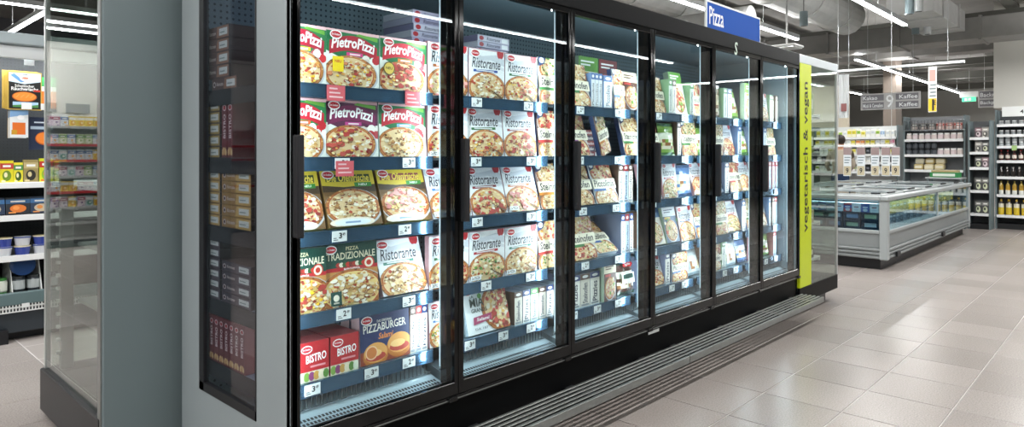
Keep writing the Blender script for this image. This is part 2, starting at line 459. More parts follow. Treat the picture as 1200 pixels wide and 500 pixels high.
def d_veg(v, w=.2, h=.24):
    def draw(p):
        R = random.Random(v + 300)
        b = ['#e2ead8', '#31383a', '#d9dde0', '#efe9da', '#3f5a7a', '#5a3a30'][v % 6]
        p.rect(0, 0, 1, 1, b); p.rect(0, .74, 1, 1, ['#5f9a3c', '#7a1f2a', '#86b84a', '#2f6b9a', '#d9dde2', '#e8dcc0'][v % 6])
        [p.rect(.12, .90 - q * .06, [.8, .6][q], .93 - q * .06, ['#fff', '#fff', '#fff', '#fff', '#28405f', '#5a2a20'][v % 6]) for q in range(2)]
        p.pizza(.5, .34, .44, .30, PALS[v % 7], v + 90, 40)
        p.rect(.06, .66, .5, .72, '#c33a34' if v % 2 else '#e0b53a')
        for q in range(5): p.ell(R.random(), R.random() * .7, .07, .05, R.choice(['#6aa03c', '#c9402f', '#f0e6c8']), 8)
    return carton(('veg', v, w, h), w, h, .04, draw, side='#d5dad6', top='#b9c2bd', edge='#9fb09a')

def d_flat(v, w=.235, h=.031, d=.235):
    def draw(p):
        p.rect(0, 0, 1, 1, ['#b9b6cc', '#c9c6d6', '#a8a2bd', '#8f3a3c', '#5d4a58'][v % 5])
        p.text(['Ristorante', 'Ristorante', 'Ristorante', 'Steinofen', 'Steinofen'][v % 5], .28, .2, .42, .6, '#35324a' if v % 5 < 3 else '#f0e8e0', .015, .2); p.rect(.76, .15, .95, .85, '#f0f0f2')
        p.ell(.12, .5, .07, .38, '#b0232e', 10)
    return carton(('flat', v, w, h, d), w, h, d, draw, side='#a7a3bb' if v % 5 < 3 else '#8a4a48', top='#dfe1e8', edge=['#e2e1ea', '#8f8aa8', '#c3c0d4', '#8a4a48', '#6a5050'][v % 5])

def d_sidebox(v, w=.232, h=.052, d=.17):
    b = ['#5c4439', '#5a4630', '#a07e42', '#453d42'][v % 4]
    def draw(p):
        p.rect(0, 0, 1, 1, b)
        p.ell(.10, .5, .055, .24, '#d8cfc8', 10); p.ell(.10, .5, .035, .15, '#4a2f2a', 10)
        p.text('Ristorante', .19, .36, .27, .3, '#d9d0c4', .015, .2)
        p.poly([(.48, .06), (.98, .06), (.98, .94), (.52, .94)], ['#9a7256', '#b09a50', '#d4b468', '#5a5054'][v % 4])
        p.rect(.60, .24, .93, .78, '#dfeadd'); p.rect(.63, .42, .83, .52, '#8f9f94')
    return carton(('sidebox', v, w, h, d), w, h, d, draw, side='#4a3a34' if v % 4 != 2 else '#8f7444', top='#5a4a42' if v % 4 != 2 else '#a58a55', edge='#3a2d29')

def d_bistro_spine(v, w=.05, h=.22, d=.14):
    def draw(p):
        p.rect(0, 0, 1, 1, '#6f2026')
        vs, fs, tw, th = text_tris('BISTRO', .02)
        p.n += 1
        for f in fs: p.L.append(([((.74 - vs[i][1] / th * .46) * w, (.34 + vs[i][0] / tw * .42) * h) for i in f], C_('#efe0da'), p.n))
        p.ell(.5, .87, .34, .055, '#f0e6e2', 10); p.ell(.5, .87, .26, .04, '#b0232e', 10)
        for q in range(5): p.ell(.2 + .15 * q, .10 + .03 * (q % 2), .16, .06, ['#d8b070', '#e6c68a', '#c99450'][q % 3], 8)
    return carton(('bistrospine', v, w, h, d), w, h, d, draw, side='#7d2a2c', top='#94444a', edge='#6a2226')

def d_bag(v, w=.2, h=.25, t=.05):
    key = ('bag', v, w, h)
    if key in _pk: return _pk[key]
    R = random.Random(v + 500); mb = MB(); nx, nz = 7, 10
    zone = [['#b9c2c6', '#d5dbde', '#8fa0a8'], ['#8a6a52', '#c9b79a', '#5a3f30'], ['#86b04a', '#e8ecd8', '#4a7a34'], ['#5a7fb0', '#e6ebf0', '#2f4a74'], ['#4a2e28', '#e9e6dc', '#2f4a40']][v % 5]
    def P(i, j, sd):
        u = i / nx; q = j / nz
        bul = (max(0, math.sin(PI * u)) ** .6) * (max(0, math.sin(PI * q)) ** .5) * t / 2
        pin = .03 * math.sin(PI * q) * w
        return (pin + u * (w - 2 * pin), t / 2 + sd * bul * (1 + .25 * math.sin(7 * u + 5 * q + v)) + R.uniform(-.0015, .0015), q * h)
    for sd in (-1, 1):
        g = [[P(i, j, sd) for j in range(nz + 1)] for i in range(nx + 1)]
        for i in range(nx):
            for j in range(nz):
                q = j / nz
                c = zone[2] if q < .08 or q > .86 else (zone[1] if .42 < q < .66 else zone[0])
                if .1 < q < .42: c = R.choice([zone[0], '#d7c49a', '#9a6a44', '#e8dfc8'])
                f = [g[i][j], g[i + 1][j], g[i + 1][j + 1], g[i][j + 1]]
                mb.face(f if sd < 0 else f[::-1], c)
    if v % 5 == 4:
        for pts, c, q in (([(.30, .84), (.72, .84), (.80, .91), (.72, .98), (.30, .98), (.22, .91)], '#c0202c', 1), ([(.14, .34), (.86, .34), (.86, .66), (.14, .66)], '#e3e8e2', 1), ([(.2, .48), (.8, .48), (.8, .62), (.2, .62)], '#2c4a44', 2)):
            mb.face([(a * w, -.004 - .0003 * q, b * h) for a, b in pts], c)
        vs, fs, tw, th = text_tris('iglo', .02)
        mb.mesh_part([((.34 + a / tw * .34) * w, -.0048, (.865 + b / th * .09) * h) for a, b in vs], fs, '#ffffff')
    _pk[key] = (mb.data('bag_mesh', FILM), w, h, t)
    return _pk[key]

def place(name, pk, x, y, z, lean=0.0, rz=0.0, roll=0.0):
    me, w, h, d = pk
    a = math.radians(lean); o = bpy.data.objects.new(name, me); COL.objects.link(o)
    if roll:
        q = math.radians(roll)
        M = Matrix.Translation((x, y, z + .0006 + d * math.sin(a) + (w * math.sin(q) if q > 0 else 0))) @ Matrix.Rotation(q, 4, 'Y') @ Matrix.Rotation(-a, 4, 'X')
        o.matrix_world = M
    else:
        o.location = (x, y, z + d * math.sin(a) + .0006)
        o.rotation_euler = (-a, 0, math.radians(rz))
    return o

# ------------------------------------------------------------------ materials
M_BLACK = mat('black_enamel', '#08090a', .4)
setin(M_BLACK.node_tree.nodes['Principled BSDF'], 'Specular IOR Level', .05)
M_BLACKP = mat('black_matt_plastic', '#15161a', .45)
M_BLACKG = mat('black_gloss_profile', '#060708', .10)
setin(M_BLACKG.node_tree.nodes['Principled BSDF'], 'Specular IOR Level', .3)
M_GREY = mat('grey_lacquered_steel', '#8f999c', .42, noise=.05, nscale=3)
M_GREY2 = mat('slate_grey_lacquer', '#6f7d80', .45, noise=.05, nscale=2)
M_ALU = mat('brushed_aluminium', '#8f9391', .36, .75, noise=.12, nscale=40)
M_ALU2 = mat('pale_aluminium', '#c9cccc', .35, .6)
M_RAIL = mat('blue_grey_shelf_rail', '#4f7290', .2, .75)
M_SHELF = mat('cold_blue_shelf_steel', '#93a9b8', .3, .5)
M_LINER = mat('freezer_liner', '#6f828c', .5)
M_WIRE = mat('chrome_wire', '#c2c8cc', .2, .9)
M_WHITE = mat('white_lacquer', '#e6e8e6', .45, noise=.03, nscale=2)
M_TAG = mat('white_card', '#eef0f0', .5)
M_INK = mat('black_ink', '#16181c', .5)
M_RED = mat('red_card', '#c0343a', .5)
M_BLUE = mat('sign_blue', '#0d4aa0', .6)
setin(M_BLUE.node_tree.nodes['Principled BSDF'], 'Specular IOR Level', .15)
M_YELLOW = mat('lime_yellow', '#c6d70a', .4)
M_LED = mat('led_diffuser', '#d8e4ea', .5, emit='#d6ecfb', estr=.45)
M_LAMP = mat('lamp_diffuser', '#ffffff', .5, emit='#f6fbff', estr=14.0)
M_DUCT = mat('galvanised_duct', '#b2b2af', .55, .1, noise=.15, nscale=6)
M_DUCTD = mat('dark_painted_duct', '#85837f', .6, noise=.15, nscale=5)
M_TRAY = mat('dark_cable_tray', '#55554f', .6)
M_GLASS = glass('door_glass', '#f2f8f8', .03)
M_SIDEGL = glass('tinted_side_glass', '#e6e8ee', .03)
M_CASEGL = glass('case_glass', '#f0f5f2', .05)
M_CHESTGL = glass('chest_glass', '#dcebf0', .05)

# perforated back liner: a regular grid of small dark holes
def perforated(name, col, hole, pitch, rad):
    m = mat(name, col, .45, .2); nt = m.node_tree; b = nt.nodes['Principled BSDF']
    N = nt.nodes.new; L = nt.links.new
    tc = N('ShaderNodeTexCoord'); sc = N('ShaderNodeVectorMath'); sc.operation = 'SCALE'; sc.inputs['Scale'].default_value = 1 / pitch
    fr = N('ShaderNodeVectorMath'); fr.operation = 'FRACTION'; sb = N('ShaderNodeVectorMath'); sb.operation = 'SUBTRACT'; sb.inputs[1].default_value = (.5, .5, .5)
    ml = N('ShaderNodeVectorMath'); ml.operation = 'MULTIPLY'; ml.inputs[1].default_value = (1, 0, 1)
    le = N('ShaderNodeVectorMath'); le.operation = 'LENGTH'; lt = N('ShaderNodeMath'); lt.operation = 'LESS_THAN'; lt.inputs[1].default_value = rad
    mx = N('ShaderNodeMixRGB'); mx.inputs[1].default_value = C_(col) + (1,); mx.inputs[2].default_value = C_(hole) + (1,)
    L(tc.outputs['Object'], sc.inputs[0]); L(sc.outputs[0], fr.inputs[0]); L(fr.outputs[0], sb.inputs[0]); L(sb.outputs[0], ml.inputs[0])
    L(ml.outputs[0], le.inputs[0]); L(le.outputs['Value'], lt.inputs[0]); L(lt.outputs[0], mx.inputs[0]); L(mx.outputs[0], b.inputs['Base Color'])
    return m
M_PERF = perforated('perforated_liner', '#7a8f9a', '#2c3a44', .028, .2)
M_PEG = perforated('dark_pegboard', '#232527', '#191a1c', .025, .22)

# floor tile: warm grey stoneware with speckle, each tile a little different
def tile_mat():
    m = bpy.data.materials.new('stoneware_tile'); m.use_nodes = True; nt = m.node_tree; b = nt.nodes['Principled BSDF']
    N = nt.nodes.new; L = nt.links.new
    oi = N('ShaderNodeObjectInfo'); tc = N('ShaderNodeTexCoord')
    ge = N('ShaderNodeNewGeometry')
    n1 = N('ShaderNodeTexNoise'); n1.inputs['Scale'].default_value = .9; n1.inputs['Detail'].default_value = 1
    n2 = N('ShaderNodeTexNoise'); n2.inputs['Scale'].default_value = 130; n2.inputs['Detail'].default_value = 2
    L(ge.outputs['Position'], n1.inputs['Vector']); L(ge.outputs['Position'], n2.inputs['Vector'])
    r = N('ShaderNodeValToRGB'); r.color_ramp.elements[0].color = lin(hx('#9a928d')) + (1,); r.color_ramp.elements[1].color = lin(hx('#aaa29d')) + (1,)
    r.color_ramp.elements[0].position = .3; r.color_ramp.elements[1].position = .7
    ad = N('ShaderNodeMath'); ad.operation = 'MULTIPLY_ADD'; ad.inputs[1].default_value = .35; L(oi.outputs['Random'], ad.inputs[0]); 
    hf = N('ShaderNodeMath'); hf.operation = 'MULTIPLY'; hf.inputs[1].default_value = .65; L(n1.outputs['Fac'], hf.inputs[0]); L(hf.outputs[0], ad.inputs[2])
    L(ad.outputs[0], r.inputs[0])
    r2 = N('ShaderNodeValToRGB'); r2.color_ramp.elements[0].position = .34; r2.color_ramp.elements[1].position = .62
    r2.color_ramp.elements[0].color = (.74, .73, .72, 1); r2.color_ramp.elements[1].color = (1, 1, 1, 1)
    L(n2.outputs['Fac'], r2.inputs[0])
    mx = N('ShaderNodeMixRGB'); mx.blend_type = 'MULTIPLY'; mx.inputs[0].default_value = 1
    L(r.outputs[0], mx.inputs[1]); L(r2.outputs[0], mx.inputs[2]); L(mx.outputs[0], b.inputs['Base Color'])
    setin(b, 'Roughness', .27)
    MATS['stoneware_tile'] = m
    return m
M_TILE = tile_mat()
def floor_far_mat():
    m = bpy.data.materials.new('tiled_floor_far'); m.use_nodes = True; nt = m.node_tree; b = nt.nodes['Principled BSDF']
    N = nt.nodes.new; L = nt.links.new
    ge = N('ShaderNodeNewGeometry'); mp = N('ShaderNodeMapping'); mp.inputs['Location'].default_value = (-4.309, -1.2, 0)
    br = N('ShaderNodeTexBrick'); br.offset = 0; br.inputs['Scale'].default_value = 1
    br.inputs['Brick Width'].default_value = .457; br.inputs['Row Height'].default_value = .427; br.inputs['Mortar Size'].default_value = .006
    br.inputs['Color1'].default_value = lin(hx('#a29a95')) + (1,); br.inputs['Color2'].default_value = lin(hx('#aaa29d')) + (1,)
    br.inputs['Mortar'].default_value = lin(hx('#cfcac6')) + (1,)
    L(ge.outputs['Position'], mp.inputs['Vector']); L(mp.outputs[0], br.inputs['Vector']); L(br.outputs['Color'], b.inputs['Base Color'])
    setin(b, 'Roughness', .32)
    return m
M_FLOOR = floor_far_mat()
M_CEIL = mat('grey_concrete_ceiling', '#9a9894', .8, noise=.3, nscale=1.5)

# ------------------------------------------------------------------ the setting
TX, TY = .457, .427
k = MB(); k.box((-8, -8, -.06), (34, 18, -.0035)); floor = struct(k.build('floor', M_FLOOR), 'warm grey tiled shop floor with pale joints')
tile = MB(); tile.box((.0028, .0028, -.0030), (TX - .0028, TY - .0028, 0), ch=.0012); tile_me = tile.data('tile_mesh', M_TILE)
cand = []
for i in range(-12, 40):
    for j in range(-14, 20):
        x, y = 4.309 + i * TX, 1.2 + j * TY
        cx, cy = x + TX / 2, y + TY / 2
        f = .7271 * cx + .6868 * cy; r = .6866 * cx - .7268 * cy
        if f < .6: continue
        px = 600 + F_PX * r / f; py = 180 + F_PX * CAM_H / f
        if not (-130 < px < 1330 and py < 640): continue
        if 1.3 < cx < 6.7 and cy > 2.45: continue               # under and behind the freezer row
        if cx > .9 and cx < 1.5 and 2.4 < cy < 4.3: continue
        if cx > 9 and cy > 2.5: continue
        if cx < 8 and cy > 6.3: continue
        cand.append((f, x, y))
cand.sort()
for f, x, y in cand[:298]: put('tile', tile_me, floor, (x, y, 0))

k = MB(); k.box((-8, -8, 4.3), (34, 18, 4.4)); struct(k.build('ceiling', M_CEIL))
struct(bx('wall_far', (33.8, -8, 0), (34, 18, 4.3), mat('far_wall', '#b8b9b4', .7), ch=0))
struct(bx('wall_back', (-8, 17.8, 0), (33.8, 18, 4.3), mat('back_wall', '#5a5c60', .7), ch=0))
struct(bx('wall_left', (-8, -8, 0), (-7.8, 17.8, 4.3), mat('left_wall', '#8f9092', .7), ch=0))
struct(bx('wall_near', (-7.8, -8, 0), (33.8, -7.8, 4.3), mat('near_wall', '#8f9092', .7), ch=0))
struct(bx('wall_right', (15.72, -7.8, 2.26), (16.3, 2.15, 4.3), mat('cream_white_wall', '#d6d4cc', .7, noise=.05, nscale=1), ch=0), 'cream white bulkhead wall above the bottle shelves')
col = bx('column', (17.2, at(1050, X=17.2).y, 0), (17.7, at(1035, X=17.2).y, 4.3), mat('taupe_column', '#7d7268', .7))
struct(col, 'taupe square column behind the hanging aisle sign')
struct(bx('added_board', (16.85, 5.1, 0), (16.95, 9, 3.0), mat('beige_board', '#c2b8a4', .6), ch=0), 'added beige board brightening the view through the glass end case')  # board put in to lighten the dark background behind the case
# pale wall behind the coloured shelf seen mirrored in the end case
struct(bx('wall_side', (-3.6, 12.12, 0), (1.4, 12.25, 3.1), mat('pale_wall', '#dedcd6', .7), ch=0))

def duct(name, a, b, r=None, size=None, m=M_DUCT, label='', ribs=0):
    t = empty(name, (0, 0, 0))
    a = Vector(a); b = Vector(b)
    k = MB()
    if r: k.tube(a, b, r, n=20)
    else:
        d = (b - a).normalized(); s = Vector((-d.y, d.x, 0)) * size[0] / 2
        lo = Vector([min(p, q) for p, q in zip(a - s, b - s)]); 
        xs = [a.x - s.x, a.x + s.x, b.x - s.x, b.x + s.x]; ys = [a.y - s.y, a.y + s.y, b.y - s.y, b.y + s.y]
        k.box((min(xs), min(ys), a.z - size[1] / 2), (max(xs), max(ys), a.z + size[1] / 2), ch=.01)
    k.build('duct_run', m, t)
    for i in range(ribs):
        p = a.lerp(b, (i + .5) / ribs); d = (b - a).normalized()
        k = MB()
        if r: k.tube(p - d * .015, p + d * .015, r * 1.06, n=20)
        else:
            s = Vector((-d.y, d.x, 0)) * (size[0] / 2 + .025)
            q0 = p - d * .02 - s; q1 = p + d * .02 + s
            k.box((min(q0.x, q1.x), min(q0.y, q1.y), a.z - size[1] / 2 - .025), (max(q0.x, q1.x), max(q0.y, q1.y), a.z + size[1] / 2 + .025))
        k.build('flange', m, t)
    for q in (.1, .9):
        p = a.lerp(b, q); k = MB(); k.tube((p.x, p.y, p.z + (r or size[1] / 2) * .95), (p.x, p.y, 4.3), .006, n=5); k.build('hanger_rod', M_TRAY, t)
    return tag(t, label, 'duct', 'ducts under the ceiling')
duct('round_duct', (3.0, 3.75, 3.72), (12.3, 3.75, 3.72), r=.30, label='large round galvanised duct running along above the freezer row', ribs=7)
duct('round_duct', (6.2, 5.4, 3.75), (11.4, 5.4, 3.75), r=.22, label='thinner round galvanised duct behind the large one', ribs=4)
duct('round_duct', (9.3, 4.1, 3.33), (9.3, 8.0, 3.33), r=.17, label='short round cross duct reaching back over the shelves', ribs=3)
duct('rectangular_duct', (13.9, -1.0, 3.50), (13.9, 7.5, 3.50), size=(.75, .36), m=M_DUCTD, label='dark rectangular duct crossing the aisle overhead', ribs=7)
duct('rectangular_duct', (16.9, -1.0, 3.66), (16.9, 8.5, 3.66), size=(.55, .30), m=M_DUCTD, label='narrow dark duct crossing beyond the wide one', ribs=5)
duct('rectangular_duct', (11.2, 2.55, 3.62), (13.5, 2.55, 3.62), size=(.62, .34), m=M_DUCT, label='short bright duct branch joining the crossing duct', ribs=2)
duct('rectangular_duct', (-2, 9.2, 3.75), (7, 9.2, 3.75), size=(.5, .34), m=M_DUCTD, label='dark duct above the wall cooler aisle', ribs=4)
trays = [(11.9, 4.02, .10), (15.3, 3.92, .14), (18.4, 3.75, .2), (20.0, 3.62, .16), (21.6, 3.7, .25), (23.4, 3.6, .2), (25.2, 3.66, .22), (27.4, 3.6, .2), (8.0, 4.1, .12), (5.4, 4.1, .12)]
for x, z, h in trays:
    t = bx('ceiling_beam', (x, -4, z), (x + .14, 12, z + h), M_TRAY); 
    tag(t, 'dark steel beam crossing the shop under the ceiling', 'beam', 'ceiling cross beams'); t['kind'] = 'structure'
for y, z in ((.2, 4.05), (1.75, 4.12), (3.1, 4.15), (5.9, 4.16), (6.9, 4.16)):
    t = bx('cable_tray', (2, y, z), (31, y + .2, z + .06), M_TRAY)
    tag(t, {.2: 'long flat cable tray above the tiled aisle, nearest the shopper side', 1.75: 'long flat cable tray above the freezer doors', 3.1: 'long flat cable tray beside the large round duct', 5.9: 'long flat cable tray beside the thinner round duct', 6.9: 'long flat cable tray farthest behind the ducts'}[y], 'cable tray', 'cable trays')

def line_lamp(x0, x1, y, z=3.2, label='', along='x', w=.07):
    t = empty('line_lamp', ((x0 + x1) / 2, y, z) if along == 'x' else (y, (x0 + x1) / 2, z), 0 if along == 'x' else PI / 2)
    L = x1 - x0
    bx('housing', (-L / 2, -w / 2, .012), (L / 2, w / 2, .075), M_ALU2, t)
    bx('diffuser', (-L / 2 + .01, -w / 2 + .006, -.005), (L / 2 - .01, w / 2 - .006, .012), M_LAMP, t)
    n = max(2, int(L / 2.4))
    for i in range(n):
        k = MB(); xx = -L / 2 + L * (i + .5) / n; k.tube((xx, 0, .075), (xx, 0, 4.3 - z), .003, n=5); k.build('hanger_wire', M_ALU2, t)
    ld = bpy.data.lights.new('lamp_light', 'AREA'); ld.shape = 'RECTANGLE'; ld.size = L - .04; ld.size_y = w - .015; ld.energy = LAMP_W * L
    ld.color = (1.0, .985, .96)
    lo = bpy.data.objects.new('lamp_light', ld); COL.objects.link(lo); lo.parent = t; lo.location = (0, 0, -.012)
    lu = bpy.data.lights.new('added_uplight', 'AREA'); lu.shape = 'RECTANGLE'; lu.size = L - .04; lu.size_y = w - .015; lu.energy = LAMP_W * L * UP_SHARE  # extra upward light, added because the ceiling came out too dark
    uo = bpy.data.objects.new('added_uplight', lu); COL.objects.link(uo); uo.parent = t; uo.location = (0, 0, .080); uo.rotation_euler = (PI, 0, 0)
    return tag(t, label, 'lamp', 'ceiling line lamps')
line_lamp(-3, 6, 1.0, label='long line lamp over the freezer aisle near the doors')
line_lamp(6.6, 14.6, 1.0, label='line lamp over the far end of the tiled aisle')
line_lamp(-4, 12, -2.6, label='line lamp over the aisle behind the shopper side')
line_lamp(5.5, 10.75, 2.5, label='line lamp ending above the chest freezer')
line_lamp(3.0, 10.9, 4.05, label='line lamp behind the freezer row, passing the blue sign')
line_lamp(14.0, 24.8, 4.1, label='very long line lamp behind the crossing duct')
line_lamp(10.6, 24.0, 6.4, label='distant line lamp beside the aisle number sign')  # near stretch behind the freezer row added to brighten the drink shelf
line_lamp(-3.0, 1.72, 4.9, label='line lamp over the wall cooler aisle')
line_lamp(-1.9, 1.2, 10.9, label='added line lamp brightening the pale wall of the red-railed shelf')  # added so the wall mirrored in the end case is bright
line_lamp(0, 6.5, -1.7, label='added crosswise line lamp brightening the freezer end panel and its window', along='y', z=3.45)  # added out of view to light the end panel and window cartons
line_lamp(-1.9, 1.2, 11.5, label='second added line lamp brightening the pale wall of the red-railed shelf')  # another added lamp for the mirrored wall
line_lamp(1.45, 8.0, 10.0, label='line lamp beyond the wall cooler canopy')
line_lamp(10.2, 12.9, 2.17, label='crosswise line lamp beyond the wall cooler canopy', along='y')
line_lamp(25.6, 33.0, 1.2, label='added line lamp brightening the far end wall, hidden by the cream wall')  # unseen lamp added to lift the far wall
line_lamp(25.6, 33.0, 2.5, label='added line lamp brightening the far end wall, in line with the chest freezer')  # unseen too, added for more light on the far wall
line_lamp(17.0, 26.0, 1.0, label='line lamp over the area beyond the cream wall')

line_lamp(-4.0, 1.2, 14.62, label='added crosswise line lamp brightening the cream wall and bottle shelves', along='y', z=3.05)  # added out of view as a wash for the wall and bottles
# spot lights on the ceiling
for i, (px, py) in enumerate(((1066, 8), (1077, 5), (1073, 33), (1087, 33), (942, 22))):
    p = at(px, py, X=[10.6, 10.6, 12.6, 12.6, 9.6][i]); t = empty('ceiling_spotlight', p)
    k = MB(); k.tube((0, 0, -.10), (0, 0, .10), .055, n=14); k.build('body', M_ALU2 if i % 2 else M_GREY2, t)
    k = MB(); k.tube((0, 0, -.102), (0, 0, -.1), .042, n=12); k.build('lens', M_INK, t)
    k = MB(); k.tube((0, 0, .1), (0, 0, 4.3 - p.z), .006, n=5); k.build('hanger_rod', M_TRAY, t)
    tag(t, ['small grey ceiling spotlight beside the line lamp end', 'pale ceiling spotlight beside the line lamp end', 'small grey ceiling spotlight before the crossing duct', 'pale ceiling spotlight before the crossing duct', 'single grey ceiling spotlight under the large round duct'][i], 'spotlight', 'ceiling spotlights')
# smoke-detector like fan grille above freezer end
p = at(922, 56, X=8.6); t = empty('ceiling_vent', p)
k = MB(); k.box((-.16, -.16, 0), (.16, .16, .03), ch=.01); k.build('vent_plate', M_DUCT, t)
for i in range(6):
    k = MB(); k.box((-.14 + i * .05, -.14, -.012), (-.115 + i * .05, .14, 0)); k.build('slat', M_ALU2, t)
k = MB(); k.tube((0, 0, .03), (0, 0, 4.3 - p.z), .012, n=8); k.build('neck', M_DUCT, t)
tag(t, 'square slatted ceiling air diffuser over the end case', 'vent')

# ------------------------------------------------------------------ the glass door freezer
D = 2.15; X0 = 1.1625; PITCH = .7778; X1 = X0 + 6 * PITCH; BACK = 3.06; TOP = 2.235
fz = empty('glass_door_freezer', (0, 0, 0))
tag(fz, 'long black upright freezer with six glass doors full of pizza cartons', 'freezer')
# end panel with its window
WY0, WY1, WZ0, WZ1 = 2.40, 2.913, .40, 2.07
k = MB()
for a, b in (((X0, D + .0, .10), (X0 + .022, WY0, TOP)), ((X0, WY1, .10), (X0 + .022, 3.105, TOP)), ((X0, WY0, .10), (X0 + .022, WY1, WZ0)), ((X0, WY0, WZ1), (X0 + .022, WY1, TOP))): k.box(a, b)
o = k.build('end_panel', M_GREY, fz)
k = MB(); bz = .022
for a, b in (((X0 - .003, WY0, WZ0), (X0 + .019, WY0 + bz * .3, WZ1)), ((X0 - .003, WY1 - bz * 2, WZ0), (X0 + .019, WY1, WZ1)), ((X0 - .003, WY0, WZ0), (X0 + .019, WY1, WZ0 + bz * 1.6)), ((X0 - .003, WY0, WZ1 - bz * .8), (X0 + .019, WY1, WZ1))): k.box(a, b)
k.build('window_frame', M_BLACKP, o)
bx('window_pane', (X0 + .004, WY0, WZ0), (X0 + .010, WY1, WZ1), M_SIDEGL, o, ch=0)
k = MB(); k.box((X0, D - .004, .10), (X0 + .03, D + .03, TOP), ch=.006); k.build('corner_trim', M_GREY, fz)
bx('end_wall', (X1 - .03, D + .02, .10), (X1, BACK, TOP), M_LINER, fz)
bx('back_wall', (X0 + .022, BACK - .03, .30), (X1 - .03, BACK, TOP), M_PERF, fz, ch=0)
bx('roof', (X0 + .022, D + .02, 2.20), (X1 - .03, BACK - .03, TOP), M_LINER, fz, ch=0)
bx('floor_pan', (X0 + .022, D + .03, .30), (X1 - .03, BACK - .03, .345), M_LINER, fz, ch=0)
bx('header', (X0 + .0, D - .002, 2.135), (X1, D + .05, TOP + .005), M_BLACK, fz, ch=.004)
bx('base_fascia', (X0 + .022, D + .02, .13), (X1, D + .06, .335), M_BLACK, fz, ch=.004)
bx('base_plinth', (X0 + .1, D + .12, 0), (X1 - .02, BACK - .06, .30), M_BLACKP, fz, ch=.004)
bx('door_sill', (X0 + .022, D - .002, .335), (X1, D + .05, .362), M_BLACKG, fz, ch=.004)
k = MB(); k.box((X0 + .022, D - .004, .344), (X1, D - .002, .348)); k.build('sill_bead', M_ALU, fz)
k = MB(); k.tube((X0 + .05, D + .006, .25), (X0 + .052, D + .006, .25), .004); 
# rating label on the fascia
lp = at(766, 388, Y=D + .02); bx('rating_label', (lp.x - .06, D + .018, lp.z - .01), (lp.x + .06, D + .02, lp.z + .012), M_TAG, fz, ch=0)
# S emblem on the header
text_obj('emblem', 'S', .05, .095, mat('pale_green_emblem', '#b9cbbd', .4), fz, (at(860, 56, Y=D).x, D - .0055, 2.095), (1, 0, 0), (0, 0, 1), .02, .1)

DOOR_Z0, DOOR_Z1 = .362, 2.135
for i in range(6):
    a = X0 + i * PITCH; b = a + PITCH
    dm = MB(); l = .030 if i else .038; r = .022; y0, y1 = D - .004, D + .03
    dm.box((a + .002, y0, DOOR_Z0), (a + l, y1, DOOR_Z1), ch=.003)
    dm.box((b - r, y0, DOOR_Z0), (b - .002, y1, DOOR_Z1), ch=.003)
    dm.box((a + l, y0, DOOR_Z0), (b - r, y1, DOOR_Z0 + .055), ch=.003)
    dm.box((a + l, y0, DOOR_Z1 - .03), (b - r, y1, DOOR_Z1), ch=.003)
    dr = dm.build('door', M_BLACKG, fz)
    bx('pane', (a + l, D + .006, DOOR_Z0 + .055), (b - r, D + .012, DOOR_Z1 - .03), M_GLASS, dr, ch=0)
    bx('handle', (a + .004, D - .045, 1.10), (a + .030, D - .006, 1.455), M_BLACKP, dr, ch=.004)
    k = MB()
    k.box((b - .06, D - .014, .338), (b - .012, D - .004, .360), ch=.003); k.build('hinge', M_BLACKG, dr)
    # post with LED strip behind the join of two doors
for i in range(7):
    xp = X0 + i * PITCH
    w0, w1 = (xp + .022, xp + .05) if i == 0 else ((xp - .06, xp - .03) if i == 6 else (xp - .034, xp + .03))
    ps = bx('door_post', (w0, D + .034, .345), (w1, D + .080, 2.2), M_BLACKG, fz, ch=.004)
    for sd in (-1, 1):
        if (i == 0 and sd < 0) or (i == 6 and sd > 0): continue
        xs = w0 if sd < 0 else w1
        bx('led_strip', (xs - .001 if sd < 0 else xs - .006, D + .080, .47), (xs + .006 if sd < 0 else xs + .001, D + .084, 2.12), M_LED, ps, ch=0)
        ld = bpy.data.lights.new('led_light', 'AREA'); ld.shape = 'RECTANGLE'; ld.size = .02; ld.size_y = 1.64; ld.energy = LED_W; ld.color = (.86, .95, 1.0)
        lo = bpy.data.objects.new('led_light', ld); COL.objects.link(lo); lo.parent = ps
        lo.location = (xs + sd * .012, D + .092, 1.295)
        dirv = Vector((sd * .80, .60, 0)); lo.rotation_euler = dirv.to_track_quat('-Z', 'Y').to_euler()
# number prints on the glass, as in 'ng'/'9' marks of the door film
SHELF_Z = [1.65, 1.372, 1.09, .785, .525]
SY0, SY1 = 2.290, 2.97
tag_me = MB(); tag_me.box((0, -.0015, 0), (.052, 0, .036)); 
tag_variants = []
for t in ('3', '2', '5'):
    k = MB(); k.box((0, -.0015, 0), (.066, 0, .042), '#eef2f4')
    for s_, x, z, w, h in ((t, .030, .012, .014, .023), ('49', .046, .022, .012, .012)):
        vs, fs, tw, th = text_tris(s_, .03)
        k.mesh_part([(x + p[0] / tw * w, -.0019, z + p[1] / th * h) for p in vs], fs, '#22262c')
    k.box((.006, -.0018, .006), (.026, -.0015, .009), '#4a5058'); k.box((.006, -.0018, .013), (.020, -.0015, .016), '#4a5058')
    tag_variants.append(k.data('price_tag_mesh', CARD))
k = MB(); k.box((0, -.0015, -.02), (.08, 0, .04), '#d8606a')
for q in range(3): k.box((.01, -.0019, -.008 + q * .016), (.07 - .012 * q, -.0015, -.002 + q * .016), '#f0c4c8')
red_tag = k.data('offer_tag_mesh', CARD)
RT = random.Random(5)
